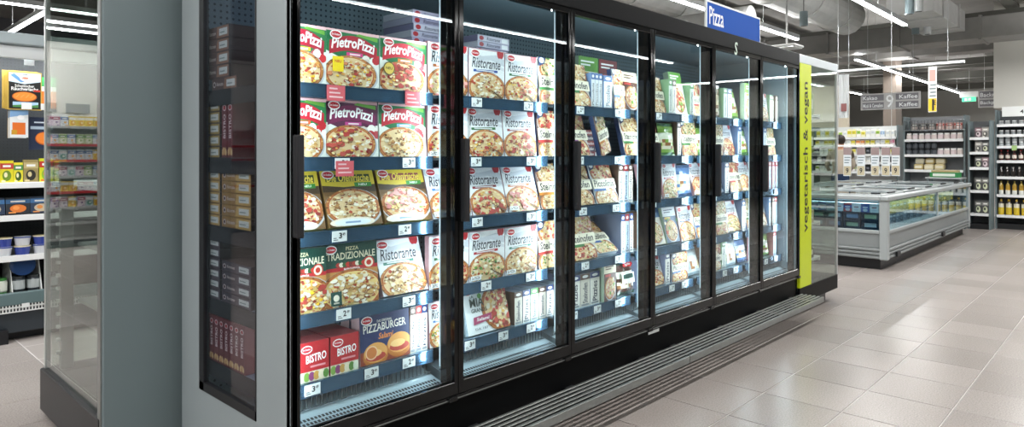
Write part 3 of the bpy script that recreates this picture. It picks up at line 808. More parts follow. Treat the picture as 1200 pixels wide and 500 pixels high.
for i in range(6):
    a = X0 + i * PITCH + .026; b = X0 + (i + 1) * PITCH - .026
    if i == 5: b = X1 - .036
    for j, z in enumerate(SHELF_Z):
        k = MB(); k.box((a, SY0 + .004, z - .012), (b, SY1, z), ch=.002)
        k.box((a, SY0 + .1, z - .03), (a + .006, SY1, z - .012)); k.box((b - .006, SY0 + .1, z - .03), (b, SY1, z - .012))
        sh = k.build('shelf', M_SHELF, fz)
        k = MB(); k.box((a, SY0 - .004, z - .046), (b, SY0 + .004, z + .004), ch=.001)
        k.box((a, SY0 - .008, z + .002), (b, SY0 + .004, z + .006)); k.box((a, SY0 - .008, z - .048), (b, SY0 + .004, z - .044))
        k.build('price_rail', M_RAIL, sh)
        if i == 0: bx('shelf_bracket', (a - .0035, SY0 + .08, z - .062), (a - .0005, SY1, z + .003), M_INK, sh, ch=0)
        n = 2 if j < 4 else 3
        for q in range(n):
            xx = a + (q + .62 + RT.uniform(-.12, .12)) * (b - a) / n - .02
            if i == 0 and j == 0: put('offer_tag', red_tag, sh, (xx - .02, SY0 - .009, z - .036))
            else: put('price_tag', RT.choice(tag_variants[:2] if i < 3 else tag_variants), sh, (min(xx, b - .17), SY0 - .009, z - .041))
        if i == 0 and j == 1: put('offer_tag', red_tag, sh, (at(402, Y=SY0).x - .04, SY0 - .012, z - .05))
        if j == 4:
            k = MB()
            for q in range(int((b - a) / .022)): k.box((a + .01 + q * .022, SY0 + .012, z - .10), (a + .014 + q * .022, SY0 + .016, z - .046))
            k.box((a, SY0 + .010, z - .103), (b, SY0 + .018, z - .097)); k.build('wire_guard', M_WIRE, sh)
# return-air deck with slots in front of the lowest shelf
for i in range(6):
    a = X0 + i * PITCH + .026; b = X0 + (i + 1) * PITCH - .026
    if i == 5: b = X1 - .036
    k = MB(); y0, y1, z0, z1 = D + .052, SY0 + .10, .395, .440
    k.face([(a, y0, z0), (b, y0, z0), (b, y1, z1), (a, y1, z1)]); k.face([(a, y0, .345), (b, y0, .345), (b, y0, z0), (a, y0, z0)])
    k.face([(a, y1, z1), (b, y1, z1), (b, y1, .345), (a, y1, .345)])
    k.face([(a, y0, .345), (a, y0, z0), (a, y1, z1), (a, y1, .345)]); k.face([(b, y0, .345), (b, y1, .345), (b, y1, z1), (b, y0, z0)])
    dk = k.build('air_deck', mat('deck_steel', '#a9bcc6', .35, .3), fz)
    k = MB(); n = int((b - a) / .0155)
    for q in range(n):
        for rw in range(2):
            u0 = .10 + rw * .13; xx = a + .004 + q * .0155
            k.mesh_part([(xx, y0 + (y1 - y0) * u0, z0 + (z1 - z0) * u0 + .001), (xx + .010, y0 + (y1 - y0) * u0, z0 + (z1 - z0) * u0 + .001), (xx + .010, y0 + (y1 - y0) * (u0 + .085), z0 + (z1 - z0) * (u0 + .085) + .001), (xx, y0 + (y1 - y0) * (u0 + .085), z0 + (z1 - z0) * (u0 + .085) + .001)], [(0, 1, 2, 3)])
    o = k.build('air_slots', M_INK, dk); o['kind'] = 'stuff'
# trolley bumper: two slatted aluminium sections on brackets
BZ = .20
for (xa, xb) in ((X0 + .05, 3.60), (3.607, X1 + .03)):
    g = empty('bumper_grille', (0, 0, 0)); g.parent = fz
    for q in range(6):
        yy = 1.960 + q * .0335
        bx('slat', (xa, yy, BZ - (.042 if q == 0 else .006)), (xb, yy + .017, BZ), M_ALU, g, ch=.002)
    n = 4
    for q in range(n):
        xx = xa + .12 + (xb - xa - .35) * q / (n - 1)
        bx('bracket', (xx, 1.97, BZ - .05), (xx + .06, D + .125, BZ - .0065), M_BLACKP, g, ch=.002)
for xx in (X0 + .3, 2.6, 4.2, X1 - .3): bx('foot', (xx, D + .14, 0), (xx + .08, D + .2, .13), M_BLACKP, fz)

# ------------------------------------------------------------------ blue sign on the freezer
a, b = at(827, Y=2.2).x, at(890, Y=2.2).x
sg = empty('sign_board', ((a + b) / 2, 2.2, TOP + .005)); w = b - a
tag(sg, 'blue board with white word standing on top of the freezer', 'sign')
bx('board', (-w / 2 + .008, -.006, .012), (w / 2 - .008, .006, .192), M_BLUE, sg, ch=.001)
k = MB()
for p, q in (((-w / 2, -.008, 0), (w / 2, .008, .012)), ((-w / 2, -.008, .192), (w / 2, .008, .204)), ((-w / 2, -.008, .012), (-w / 2 + .008, .008, .192)), ((w / 2 - .008, -.008, .012), (w / 2, .008, .192))): k.box(p, q)
k.build('frame', M_WHITE, sg)
text_obj('lettering', 'Pizza', .215, .125, M_TAG, sg, (-w / 2 + .04, -.0072, .042), (1, 0, 0), (0, 0, 1), .01)

# ------------------------------------------------------------------ glass end case with lime strip
E0, E1 = X1 + .004, 6.80
ec = empty('end_case', (0, 0, 0)); tag(ec, 'glass end case with lime strip and white header at the freezer end', 'display case')
bx('base', (E0, D, .11), (E1, 3.10, .245), M_BLACK, ec, ch=.006)
bx('plinth', (E0 + .03, D + .08, 0), (E1 - .1, 3.04, .11), M_BLACKP, ec)
bx('header', (E0, D, 2.165), (E1, 3.10, 2.24), mat('header_grey', '#c2cbd0', .4), ec, ch=.004)
st = at(951, Y=D).x
bx('lime_strip', (E0 + .012, D, .245), (st, D + .03, 2.165), M_YELLOW, ec, ch=.002)
bx('front_pane', (st, D + .004, .245), (E1 - .02, D + .012, 2.165), M_CASEGL, ec, ch=0)
bx('side_pane', (E1 - .012, D + .03, .245), (E1 - .004, 3.05, 2.165), M_CASEGL, ec, ch=0)
k = MB(); k.box((E1 - .022, D, .245), (E1, D + .022, 2.165), ch=.003); k.build('corner_post', M_ALU2, ec)
bx('divider', (E0, D + .03, .245), (E0 + .03, 3.06, 2.165), M_WHITE, ec)
bx('back_pane', (E0 + .03, 3.055, .245), (E1 - .02, 3.063, 2.165), M_CASEGL, ec, ch=0)
vs, fs, tw, th = text_tris('vegetarisch & vegan', .012)
zb = at(945, 272, Y=D).z; zt = at(945, 96, Y=D).z; cx = (E0 + .012 + st) / 2
k = MB(); wd = st - E0 - .012
k.mesh_part([(cx + wd * .28 - p[1] / th * wd * .52, D - .0012, zb + p[0] / tw * (zt - zb)) for p in vs], fs)
k.build('lettering', M_INK, ec)
CZ = [1.74, 1.40, 1.08, .76, .44]
for j, z in enumerate(CZ):
    sh = bx('shelf', (E0 + .03, D + .05, z - .02), (6.46, 3.04, z), M_ALU2, ec)
    bx('price_rail', (6.46, D + .05, z - .03), (6.475, 3.04, z + .012), M_TAG, sh)
PC = [('pale green pack', '#a9b98a'), ('beige pack', '#cbbf9f'), ('olive pack', '#7d8a52'), ('dark pack', '#3d3a38'), ('white pack', '#dfe0da')]
for j, z in enumerate(CZ):
    for q in range(3):
        nm, c = PC[(j * 2 + q) % 5]; h = [.20, .2, .13, .12, .1][j] + .02 * (q % 2)
        k = MB(); k.box((0, 0, 0), (.16, .22, h), c, ch=.006)
        k.box((.03, -.0015, h * .3), (.13, 0, h * .75), '#e9e7dd'); k.box((.16, .04, h * .3), (.1615, .18, h * .75), '#e4e2d4'); k.box((.16, .05, h * .1), (.162, .17, h * .25), '#5f8a3a')
        o = k.build('chilled_pack', CARD, None, (6.24 - .17 * (q % 2), D + .08 + q * .29, z + .0005))
        tag(o, f'{nm} on the {["top", "second", "third", "fourth", "bottom"][j]} shelf of the end case, {["first", "second", "third"][q]} from the pane', 'package', 'chilled packs in the end case')

# ------------------------------------------------------------------ cartons in the freezer
ORD = ['first', 'second', 'third', 'fourth', 'fifth', 'sixth', 'seventh', 'eighth', 'ninth', 'tenth', 'eleventh', 'twelfth', 'thirteenth', 'fourteenth', 'fifteenth', 'sixteenth', 'seventeenth', 'eighteenth']
SH = ['top', 'second', 'third', 'fourth', 'bottom']
GROUPS = {'carton': 'frozen pizza cartons on the freezer shelves', 'bag': 'frozen food bags on the freezer shelves'}
DESC = {
    'pietro': lambda v: ('purple' if v % 6 == 4 else 'green') + ' pizza carton with ' + ['corn pizza and yellow sticker', 'salami pizza and round badge', 'pale cheese pizza', 'corn pizza', 'salami pizza', 'mushroom pizza'][v % 6],
    'risto': lambda v: 'white pizza carton with ' + ['dark red', 'green', 'blue', 'bright red', 'teal', 'orange', 'light blue'][v % 7] + ' band',
    'ofen': lambda v: 'yellow-topped pizza carton with ' + ['mushroom', 'ham', 'salami'][v % 3] + ' pizza',
    'tradi': lambda v: 'dark green carton with ' + ['cheese', 'corn'][v % 2] + ' pizza and red stripe',
    'bistro': lambda v: 'small red baguette carton',
    'burger': lambda v: 'navy blue burger carton with orange buns',
    'mia': lambda v: 'large pale blue pizza carton with pink badge',
    'stein': lambda v: ['brown', 'cream', 'pale grey', 'brown', 'cream'][v % 5] + ' pizza carton with cream word band' + ['', ', red flash', ', blue flash', ', orange flash', ', purple flash'][v % 5],
    'spine': lambda v: 'narrow carton turned spine out, ' + ['blue', 'brown', 'red', 'navy', 'green'][v % 5] + ' top',
    'veg': lambda v: ['pale green', 'black and red', 'grey and green', 'cream and blue', 'slate blue', 'brown'][v % 6] + ' snack carton',
    'bag': lambda v: ['silver grey', 'brown', 'green', 'blue', 'dark brown'][v % 5] + ' frozen food bag',
    'flat': lambda v: 'flat carton lying in a stack',
}
MAKE = {'pietro': d_pietro, 'risto': d_risto, 'ofen': d_ofen, 'tradi': d_tradi, 'bistro': d_bistro, 'burger': d_burger, 'mia': d_mia, 'stein': d_stein, 'spine': d_spine, 'veg': d_veg, 'bag': d_bag}
COUNT = {}
def door_of(x): return max(0, min(5, int((x - X0) / PITCH)))
def stock(kind, v, x, j, lean=0, y=2.31, roll=0, dz=0, extra=None, **kw):
    pk = MAKE[kind](v, **kw)
    nm = {'bag': 'frozen_bag', 'bistro': 'baguette_carton', 'burger': 'burger_carton', 'veg': 'snack_carton'}.get(kind, 'pizza_carton')
    o = place(nm, pk, x, y, SHELF_Z[j] + dz, lean, 0, roll)
    dn = door_of(x + pk[1] / 2); n = COUNT.get((dn, j), 0); COUNT[(dn, j)] = n + 1
    lab = f'{DESC[kind](v)}, {SH[j]} shelf, {ORD[dn]} door, {extra or (ORD[min(n, 17)] + " along")}'
    return tag(o, lab, 'bag' if kind == 'bag' else 'carton', GROUPS['bag' if kind == 'bag' else 'carton'])

# top shelf
stock('pietro', 3, 1.1905, 0, w=.208); stock('pietro', 0, 1.399, 0); stock('pietro', 1, 1.650, 0); stock('risto', 5, 1.905, 0)
stock('risto', 2, 2.152, 0); stock('risto', 1, 2.396, 0); stock('stein', 1, 2.650, 0, 3)
# second shelf
stock('pietro', 2, 1.1905, 1, w=.208); stock('pietro', 4, 1.397, 1, 3); stock('pietro', 5, 1.650, 1, 3); stock('risto', 0, 1.905, 1)
stock('risto', 8, 2.152, 1, 6); stock('risto', 14, 2.396, 1, 6); stock('stein', 0, 2.645, 1, 5)
# third shelf, all leaning back
stock('ofen', 2, 1.1905, 2, 18, w=.208); stock('ofen', 0, 1.415, 2, 20); stock('ofen', 1, 1.680, 2, 20); stock('risto', 6, 1.936, 2, 19)
stock('risto', 7, 2.18, 2, 16); stock('risto', 12, 2.425, 2, 16); stock('stein', 3, 2.668, 2, 14)
# fourth shelf
stock('tradi', 1, 1.1905, 3, w=.208); stock('tradi', 0, 1.399, 3, 4); stock('risto', 4, 1.668, 3, 18); stock('risto', 15, 1.912, 3)
stock('risto', 3, 2.154, 3); stock('risto', 18, 2.396, 3); stock('stein', 5, 2.645, 3, 4)
# bottom shelf of the first two doors
for q in range(4):
    yy = 2.31 + q * .088
    stock('bistro', 0, 1.283, 4, y=yy, extra=f'{ORD[q]} from front, column one')
    stock('bistro', 1, 1.418, 4, y=yy, extra=f'{ORD[q]} from front, column two')
stock('burger', 0, 1.556, 4, 3); stock('burger', 0, 1.556, 4, 0, y=2.395, extra='behind the front one'); stock('burger', 0, 1.29, 4, 0, y=2.69, extra='behind the red baguette cartons')
for q in range(3): stock('spine', q + 1, 1.815 + q * .032, 4, y=2.32, w=.03, h=.20)
stock('risto', 13, 1.918, 4, 4, w=.19, h=.2)
stock('mia', 0, 2.150, 4, 14)
for q in range(6): stock('spine', [1, 3, 4, 1, 3, 1][q], 2.475 + q * .062, 4, y=2.32, w=.056, h=.165)
# third door
stock('stein', 6, 2.90, 0, 12, w=.205)
for q in range(3): stock('spine', 0, 3.125 + q * .037, 0, y=2.325, w=.034, h=.205)
stock('spine', 5, 3.240, 0, y=2.32, w=.085, h=.20); stock('stein', 2, 3.332, 0, 6, w=.115); stock('veg', 5, 3.455, 0, 8, w=.16)
for q in range(2): stock('veg', q, 3.27 + q * .21, 0, y=2.53, w=.2, h=.34)
stock('stein', 4, 2.905, 1, 16, w=.19)
for q in range(5):
    o = place('pizza_carton', d_flat(3 + q % 2), 3.18, 2.47, SHELF_Z[1] + q * .0325); tag(o, f'dark red flat carton, {ORD[q]} from below in the low pile, third door', 'carton', GROUPS['carton'])
stock('stein', 8, 3.215, 1, 0, roll=-20, w=.10, y=2.32, extra='tilted sideways'); stock('stein', 6, 3.45, 1, 14, w=.2)
stock('stein', 10, 2.915, 2, 18); stock('stein', 7, 3.155, 2, 18); stock('spine', 1, 3.400, 2, y=2.325, w=.05); stock('spine', 2, 3.453, 2, y=2.325, w=.05); stock('spine', 6, 3.506, 2, y=2.325, w=.045)
stock('stein', 11, 2.935, 3, 14, w=.23); stock('stein', 12, 3.185, 3, 48, y=2.32, w=.2)
stock('spine', 3, 3.42, 3, y=2.32, w=.04); stock('spine', 7, 3.465, 3, y=2.32, w=.04); stock('spine', 8, 3.51, 3, y=2.32, w=.04)
for q in range(3): stock('spine', [3, 1, 3][q], 2.925 + q * .092, 4, y=2.32, w=.088, h=.185)
for q in range(3): stock('veg', 5, 3.215 + q * .045, 4, y=2.30 + q * .046, w=.12, h=.22)
stock('bag', 4, 3.40, 4, 6, w=.18, h=.2)
# fourth to sixth door
RS = random.Random(12)
seq = [('bag', .2), ('spine', .06), ('risto', .2), ('spine', .045), ('veg', .2), ('stein', .2), ('bag', .19), ('spine', .06), ('stein', .22), ('veg', .18), ('risto', .21), ('bag', .2), ('spine', .05)]
for j in range(5):
    x = 3.68; n = 0
    while x < X1 - .09:
        kind, w = seq[(j * 4 + n * 5 + RS.randrange(3)) % len(seq)]
        w = round(w * RS.choice((.92, 1, 1.08)), 3)
        if x + w > X1 - .045: kind, w = 'spine', .045
        v = RS.randrange(6 if kind == 'veg' else 5)
        lean = RS.choice((0, 6, 12, 16)) if kind in ('stein', 'veg', 'risto', 'bag') else 0
        kw = dict(w=w)
        if j == 0 and kind == 'veg': kw['h'] = RS.choice((.24, .30))
        if j == 4 and kind in ('veg', 'bag', 'stein', 'risto'): kw['h'] = .19
        if j == 4 and kind == 'spine': kw['h'] = .2
        if j in (1, 2, 3) and kind == 'bag': kw['h'] = .22
        yy = 2.312 + RS.uniform(0, .02)
        stock(kind, v, x, j, lean, y=yy, **kw)
        if kind in ('stein', 'risto') and n % 3 == 1 and j < 4 and lean == 0:
            stock(kind, v + 1, x + .02, j, 4, y=yy + .08, **kw)
        x += w + RS.uniform(.008, .02); n += 1
# flat stacks behind the top row
for (xs, n0, nm) in ((1.985, 13, 'between first and second door'), (2.40, 11, 'behind the second door')):
    for q in range(n0):
        o = place('pizza_carton', d_flat(q % 3), xs + RS.uniform(-.008, .008), 2.52 + RS.uniform(-.008, .008), SHELF_Z[0] + q * .0325)
        tag(o, f'flat lilac carton, {ORD[q]} from below in the pile {nm}', 'carton', GROUPS['carton'])
# stacks seen through the end window (ends face the window)
def side(v, yfar, z, lab, pk=None, x=1.192):
    o = place('pizza_carton', pk or d_sidebox(v), x, yfar, z, rz=-90)
    return tag(o, lab, 'carton', 'cartons seen through the end panel window')
YB = BACK - .04
for q in range(5): side(0, 2.93 if q else 2.86, SHELF_Z[0] + q * .0535, f'dark brown flat carton, {ORD[q]} from below, top pile, end window')
for q in range(5): side(1, 3.015, SHELF_Z[1] + q * .0485, f'dark carton with gold end, {ORD[q]} from below, second pile, end window', d_sidebox(1, .232, .047))
for q in range(2): side(1, 2.765 - q * .052, SHELF_Z[1], f'upright dark carton beside the second pile, end window, {ORD[q]} from the pile', d_bistro_spine(1, .048, .235, .16))
for q in range(5): side(2, 3.015, SHELF_Z[2] + q * .0475, f'gold flat carton, {ORD[q]} from below, back pile, end window', d_sidebox(2, .232, .046))
for q in range(5): side(2, 2.765, SHELF_Z[2] + q * .0475, f'gold flat carton, {ORD[q]} from below, front pile, end window', d_sidebox(2, .26, .046))
for q in range(6): side(3, 3.015, SHELF_Z[3] + q * .0425, f'black flat carton with white sticker, {ORD[q]} from below, back pile, end window', d_sidebox(3, .232, .041))
for q in range(4): side(3, 2.765, SHELF_Z[3] + q * .0425, f'black flat carton with white sticker, {ORD[q]} from below, front pile, end window', d_sidebox(3, .26, .041))
for q in range(8): side(0, 2.93 - q * .047, SHELF_Z[4], f'upright red baguette carton, {ORD[q]} from the back in the end window', d_bistro_spine(0, .045, .19, .088), x=1.19)

# ------------------------------------------------------------------ neighbouring end case (left of the freezer)
LX, LY0, LY1 = .90, 3.27, 4.27
lc = empty('glass_end_case', (0, 0, 0)); tag(lc, 'grey end case with tall glass front and black base beside the freezer', 'display case')
bx('side_panel', (LX - .01, LY0 - .03, .0), (1.9, LY0, 2.36), M_GREY2, lc, ch=.004)
bx('corner_strip', (LX - .016, LY0 - .012, .14), (LX + .004, LY0 + .03, 2.36), M_ALU, lc)
bx('base', (LX - .02, LY0, .03), (1.9, LY1 + .02, .25), M_BLACKP, lc, ch=.005)
bx('front_pane', (LX, LY0 + .03, .25), (LX + .008, LY1 - .012, 2.30), M_CASEGL, lc, ch=0)
bx('far_pane', (LX + .03, LY1 - .01, .25), (1.88, LY1 - .002, 2.30), M_CASEGL, lc, ch=0)
bx('corner_post', (LX - .004, LY1 - .014, .25), (LX + .022, LY1 + .008, 2.36), M_ALU2, lc)
bx('header', (LX, LY0, 2.30), (1.9, LY1, 2.36), M_GREY, lc)
bx('inner_wall', (1.5, LY0 + .01, .25), (1.54, LY1 - .02, 2.3), mat('inner_wall_grey', '#cfcfca', .5), lc)
for j, z in enumerate((.62, .92, 1.22)):
    bx('shelf', (LX + .12, LY0 + .02, z - .018), (1.5, LY1 - .12, z), M_ALU2, lc)
k = MB(); k.box((LX + .05, LY1 - .09, .25), (LX + .11, LY1 - .05, 1.35), ch=.003); up = k.build('upright', mat('upright_steel', '#8a8d8c', .4, .5), lc)
for q in range(15):
    bx('peg', (LX + .035, LY1 - .085, .33 + q * .068), (LX + .05, LY1 - .055, .345 + q * .068), M_WHITE, up, ch=0)
def sack(w, d, h, seed, c):
    B = bmesh.new(); bmesh.ops.create_icosphere(B, subdivisions=3, radius=1); R = random.Random(seed)
    ph = [R.uniform(0, 6) for _ in range(6)]
    for v in B.verts:
        x, y, z = v.co
        n = 1 + .10 * math.sin(5 * x + ph[0]) * math.sin(4 * y + ph[1]) + .06 * math.sin(9 * y + 7 * z + ph[2]) + .05 * math.sin(11 * x + 8 * z + ph[3])
        v.co = Vector((x * n * w / 2, y * n * d / 2, max(-.45, z * n) * h * .55 + h * .2475))
    me = bpy.data.meshes.new('sack_mesh'); B.to_mesh(me); B.free(); me.materials.append(c)
    for p in me.polygons: p.use_smooth = True
    return me
M_FOIL = mat('crumpled_film', '#c2c2bf', .25, .3, bump=.4, nscale=30)
for j, z in enumerate((.62, .92, .25)):
    for q in range(2):
        o = put('film_bag', sack(.26, .30, .17, j * 3 + q, M_FOIL), None, (LX + .30, LY0 + .24 + q * .37, z + .004))
        tag(o, f'crumpled pale film bag on the {["middle shelf", "upper shelf", "floor"][j]} of the grey end case, {["panel side", "upright side"][q]}', 'bag', 'film bags in the end case')

# ------------------------------------------------------------------ wall cooler behind, left
WC = 6.10
wc = empty('wall_cooler', (0, 0, 0)); tag(wc, 'tall open wall cooler with dark pegboard back and grey canopy', 'cooler')
wx0, wx1 = .70, 3.0
bx('back', (wx0, WC + .50, .2), (wx1, WC + .56, 2.2), M_PEG, wc, ch=0)
bx('canopy', (wx0, WC - .10, 2.185), (wx1, WC + .56, 2.275), M_GREY, wc, ch=.01)
bx('canopy_lip', (wx0, WC - .06, 2.09), (wx1, WC - .03, 2.185), M_ALU2, wc, ch=.005)
bx('base', (wx0, WC + .02, .06), (wx1, WC + .56, .27), mat('dark_blue_grey_base', '#2f363c', .4), wc, ch=.006)
bx('base_band', (wx0, WC - .01, .27), (wx1, WC + .04, .36), mat('teal_grey_band', '#5f7476', .4), wc, ch=.006)
bx('plinth', (wx0, WC + .1, 0), (wx1, WC + .5, .06), M_BLACKP, wc)
bx('side_wall', (wx0 - .04, WC - .06, .06), (wx0, WC + .56, 2.275), M_GREY, wc)
cz = [at(25, 214, Y=WC + .02).z, at(25, 252, Y=WC + .02).z, at(25, 299, Y=WC + .02).z]
for z in cz:
    sh = bx('shelf', (wx0, WC + .02, z - .02), (wx1, WC + .5, z), M_ALU2, wc)
    bx('price_rail', (wx0, WC + .004, z - .04), (wx1, WC + .02, z + .004), M_TAG, sh)
bk_z = at(25, 357, Y=WC).z
bx('bin_floor', (wx0, WC + .02, bk_z - .03), (wx1, WC + .5, bk_z - .01), M_ALU2, wc)
k = MB()
for q in range(int((wx1 - wx0) / .02)): k.box((wx0 + q * .02, WC - .004, bk_z - .05), (wx0 + q * .02 + .008, WC, bk_z + .015))
for z in (bk_z - .05, bk_z - .018, bk_z + .015): k.box((wx0, WC - .006, z), (wx1, WC + .002, z + .008))
k.build('bin_grating', M_WHITE, wc)
bx('price_tag', (at(25, Y=WC).x, WC - .010, bk_z - .02), (at(34, Y=WC).x, WC - .006, bk_z + .012), M_TAG, wc, ch=0)
k = MB(); k.box((at(-10, Y=WC).x, WC - .05, .0), (at(8, Y=WC).x, WC + .01, .10)); o = k.build('floor_grille', M_BLACKP, wc)
for px in (12, 46, 70):
    k = MB(); x = at(px, Y=WC + .1).x
    k.mesh_part([(x, WC + .03, bk_z - .01), (x, WC + .4, bk_z - .01), (x, WC + .4, bk_z + .38), (x, WC + .16, bk_z + .34), (x, WC + .03, bk_z + .08),
                 (x + .006, WC + .03, bk_z - .01), (x + .006, WC + .4, bk_z - .01), (x + .006, WC + .4, bk_z + .38), (x + .006, WC + .16, bk_z + .34), (x + .006, WC + .03, bk_z + .08)],
                [(0, 1, 2, 3, 4), (9, 8, 7, 6, 5), (0, 5, 6, 1), (1, 6, 7, 2), (2, 7, 8, 3), (3, 8, 9, 4), (4, 9, 5, 0)])
    k.build('bin_divider', M_WHITE, wc)
# cooler LED under the canopy
bx('led_strip', (wx0 + .05, WC + .0, 2.172), (wx1 - .05, WC + .03, 2.184), M_LED, wc, ch=0)
ld = bpy.data.lights.new('cooler_light', 'AREA'); ld.shape = 'RECTANGLE'; ld.size = 2.2; ld.size_y = .05; ld.energy = 34; ld.color = (.92, .97, 1)
lo = bpy.data.objects.new('cooler_light', ld); COL.objects.link(lo); lo.parent = wc; lo.location = ((wx0 + wx1) / 2, WC + .03, 2.165); lo.rotation_euler = (math.radians(18), 0, 0)

def salmon(w, h, d, v):
    def draw(p):
        if v == 0:
            p.rect(0, 0, 1, 1, '#b79a45'); p.rect(.05, .03, .97, .97, '#141414')
            p.poly([(.05, .97), (.05, .74), (.5, .68), (.97, .76), (.97, .97)], '#c9dcea'); p.poly([(.1, .9), (.4, .72), (.5, .75), (.2, .95)], '#5a8ac0')
            p.ell(.52, .84, .16, .08, '#f2e4dc', 12); p.ell(.52, .84, .1, .03, '#d8705a', 10)
            p.text('Schottischer', .22, .60, .56, .07, '#f4f4f0', .015); p.text('Räucherlachs', .12, .51, .78, .09, '#f4f4f0', .02)
            p.rect(.76, .49, .96, .54, '#c33a2c')
            p.ell(.5, .35, .36, .135, '#b5571e', 20); p.ell(.5, .355, .33, .115, '#e88a34', 20)
            for q in range(4): p.poly([(.24 + q * .14, .32), (.34 + q * .14, .41), (.36 + q * .14, .41), (.26 + q * .14, .32)], '#f2ad62')
            p.rect(.16, .07, .9, .21, '#a9cbe8'); p.poly([(.16, .07), (.16, .12), (.4, .14), (.6, .11), (.9, .15), (.9, .07)], '#4f8a4a')
            p.rect(.44, .93, .58, .95, '#333')
        elif v == 1:
            p.rect(0, 0, 1, 1, '#dfe3e4'); p.rect(.15, .1, .85, .52, '#de6f28'); p.poly([(0, 1), (0, .7), (1, .8), (1, 1)], '#7fa6cf'); p.rect(.1, .1, .4, .26, '#c9962c'); p.ell(.6, .7, .2, .08, '#f2f2f2', 12)
        elif v == 2:
            p.rect(0, 0, 1, 1, '#1f2a44'); p.rect(.05, .63, .95, .72, '#9fb0c0'); p.ell(.6, .35, .36, .2, '#b5571e', 18); p.ell(.6, .36, .33, .17, '#e07f2e', 18); p.rect(.2, .82, .7, .86, '#cfd6e2')
        elif v == 4:
            p.rect(0, 0, 1, 1, '#2f8a4a'); p.rect(0, .0, 1, .55, '#d97a2c'); p.rect(.0, .55, 1, .7, '#e8ecec')
    return carton(('salmon', w, h, v), w, h, d, draw, side='#b08a3c' if v < 2 else '#26304a', top='#cfd2d2')
def hang(name, pk, px, py_top, y, lab, cat='package'):
    p = at(px, py_top, Y=y); o = place(name, pk, p.x, y, p.z - pk[2]); 
    return tag(o, lab, cat, 'packs hanging in the wall cooler')
sp = salmon(.215, .285, .012, 0); ht = at(8, 83, Y=WC + .04)
for q in range(4):
    o = place('smoked_fish_pack', sp, ht.x - .006 * q, WC + .04 + q * .022, ht.z - .285 + .004 * q)
    tag(o, f'black gold-edged smoked salmon pack on the upper hook, {ORD[q]} from its front end', 'package', 'packs hanging in the wall cooler')
hang('smoked_fish_pack', salmon(.115, .215, .014, 1), 11, 127, WC + .05, 'small white salmon pouch hanging under the black gold-edged pack')
hang('smoked_fish_pack', salmon(.115, .215, .014, 1), 9, 128, WC + .09, 'small white salmon pouch, second on the lower hook')
hang('smoked_fish_pack', salmon(.16, .25, .014, 2), 34, 137, WC + .10, 'navy blue salmon pack hanging beside the small white pouch')
hang('smoked_fish_pack', salmon(.12, .24, .014, 4), 44, 90, WC + .10, 'green and orange salmon pack half behind the black pack')
for (px, py, nm) in ((27, 79, 'upper'), (24, 129, 'lower'), (46, 130, 'right')):
    p = at(px, py, Y=WC + .2); k = MB()
    k.tube((p.x, WC + .015, p.z), (p.x, WC + .5, p.z), .003, n=6); k.tube((p.x, WC + .016, p.z), (p.x, WC + .008, p.z + .006), .003, n=6)
    o = k.build('display_hook', M_WIRE, wc)
    bx('price_tag', (p.x - .032, WC - .002, p.z - .002), (p.x + .032, WC + .002, p.z + .046), M_TAG, o, ch=0)
# shelf goods of the wall cooler
def simple_pack(key, w, h, d, cols, film=False, word=None):
    def draw(p):
        p.rect(0, 0, 1, 1, cols[0]); p.rect(.0, .62, 1, .88, cols[1]); p.ell(.5, .32, .34, .24, cols[2], 14)
        if len(cols) > 3: p.ell(.42, .36, .14, .12, cols[3], 9); p.rect(.1, .04, .4, .12, cols[3])
        p.rect(.2, .70, .8, .80, '#f0f0ea')
    return carton((key,), w, h, d, draw, side=cols[0], top=cols[0])
yp = [simple_pack('yellowpack', .08, .165, .03, ['#d9cf2a', '#c0453a', '#6f8a2c', '#e8e2b8']), simple_pack('yellowpack2', .056, .15, .03, ['#e3d63a', '#4f8a4a', '#3f5a24', '#e8e2b8']), simple_pack('tanpack', .092, .17, .03, ['#9a8a58', '#bfae7c', '#2e2c28', '#d5c794']), simple_pack('limepack', .09, .18, .03, ['#cfd42a', '#c0382c', '#7fae3a', '#e27a2c'])]
for px, q in ((-33, 1), (-19, 2), (0, 0), (16, 1), (27.5, 2), (46, 3), (64, 0)):
    o = place('herb_pack', yp[q], at(px, Y=WC + .05).x, WC + .05, cz[0]); tag(o, f'{["yellow pack with red band", "low yellow pack with green band", "tan pack with dark oval", "lime pack"][q]} on the upper cooler shelf', 'package', 'packs on the upper cooler shelf')
op = [simple_pack('orangepack', .15, .125, .04, ['#20262e', '#3f6fa0', '#d9762c', '#e9964a']), simple_pack('bluepack', .14, .125, .04, ['#2a3a52', '#4a80b8', '#c2b49a', '#d98a44'])]
for px, q in ((-22, 1), (7, 0), (36, 1), (66, 0)):
    o = place('fish_tray', op[q], at(px, Y=WC + .06).x, WC + .06, cz[1], 12); tag(o, f'{["black tray with orange filling", "dark blue tray with pale filling"][q]} on the middle cooler shelf', 'package', 'trays on the middle cooler shelf')
tub = MB(); tub.lathe([(.044, 0), (.052, .056), (.055, .058), (.055, .066), (.02, .067)], ['#d8dade', '#e8eaec', '#2f4a9a', '#e9ebef'], n=14)
tub2 = MB(); tub2.lathe([(.044, 0), (.052, .056), (.055, .058), (.055, .066), (.02, .067)], ['#31459a', '#31459a', '#e8e2c8', '#e0d0a0'], n=14)
tms = [tub.data('tub_mesh', FILM), tub2.data('tub_mesh', FILM)]
for px in (-18, 4, 26, 48):
    for lv in range(2):
        o = put('deli_tub', tms[(lv + px // 20) % 2], None, (at(px, Y=WC + .09).x, WC + .09, cz[2] + .0005 + lv * .068))
        tag(o, f'deli tub with {["blue rim", "cream lid"][(lv + px // 20) % 2]}, {["lower", "upper"][lv]} in its cooler stack', 'tub', 'deli tubs in the wall cooler')
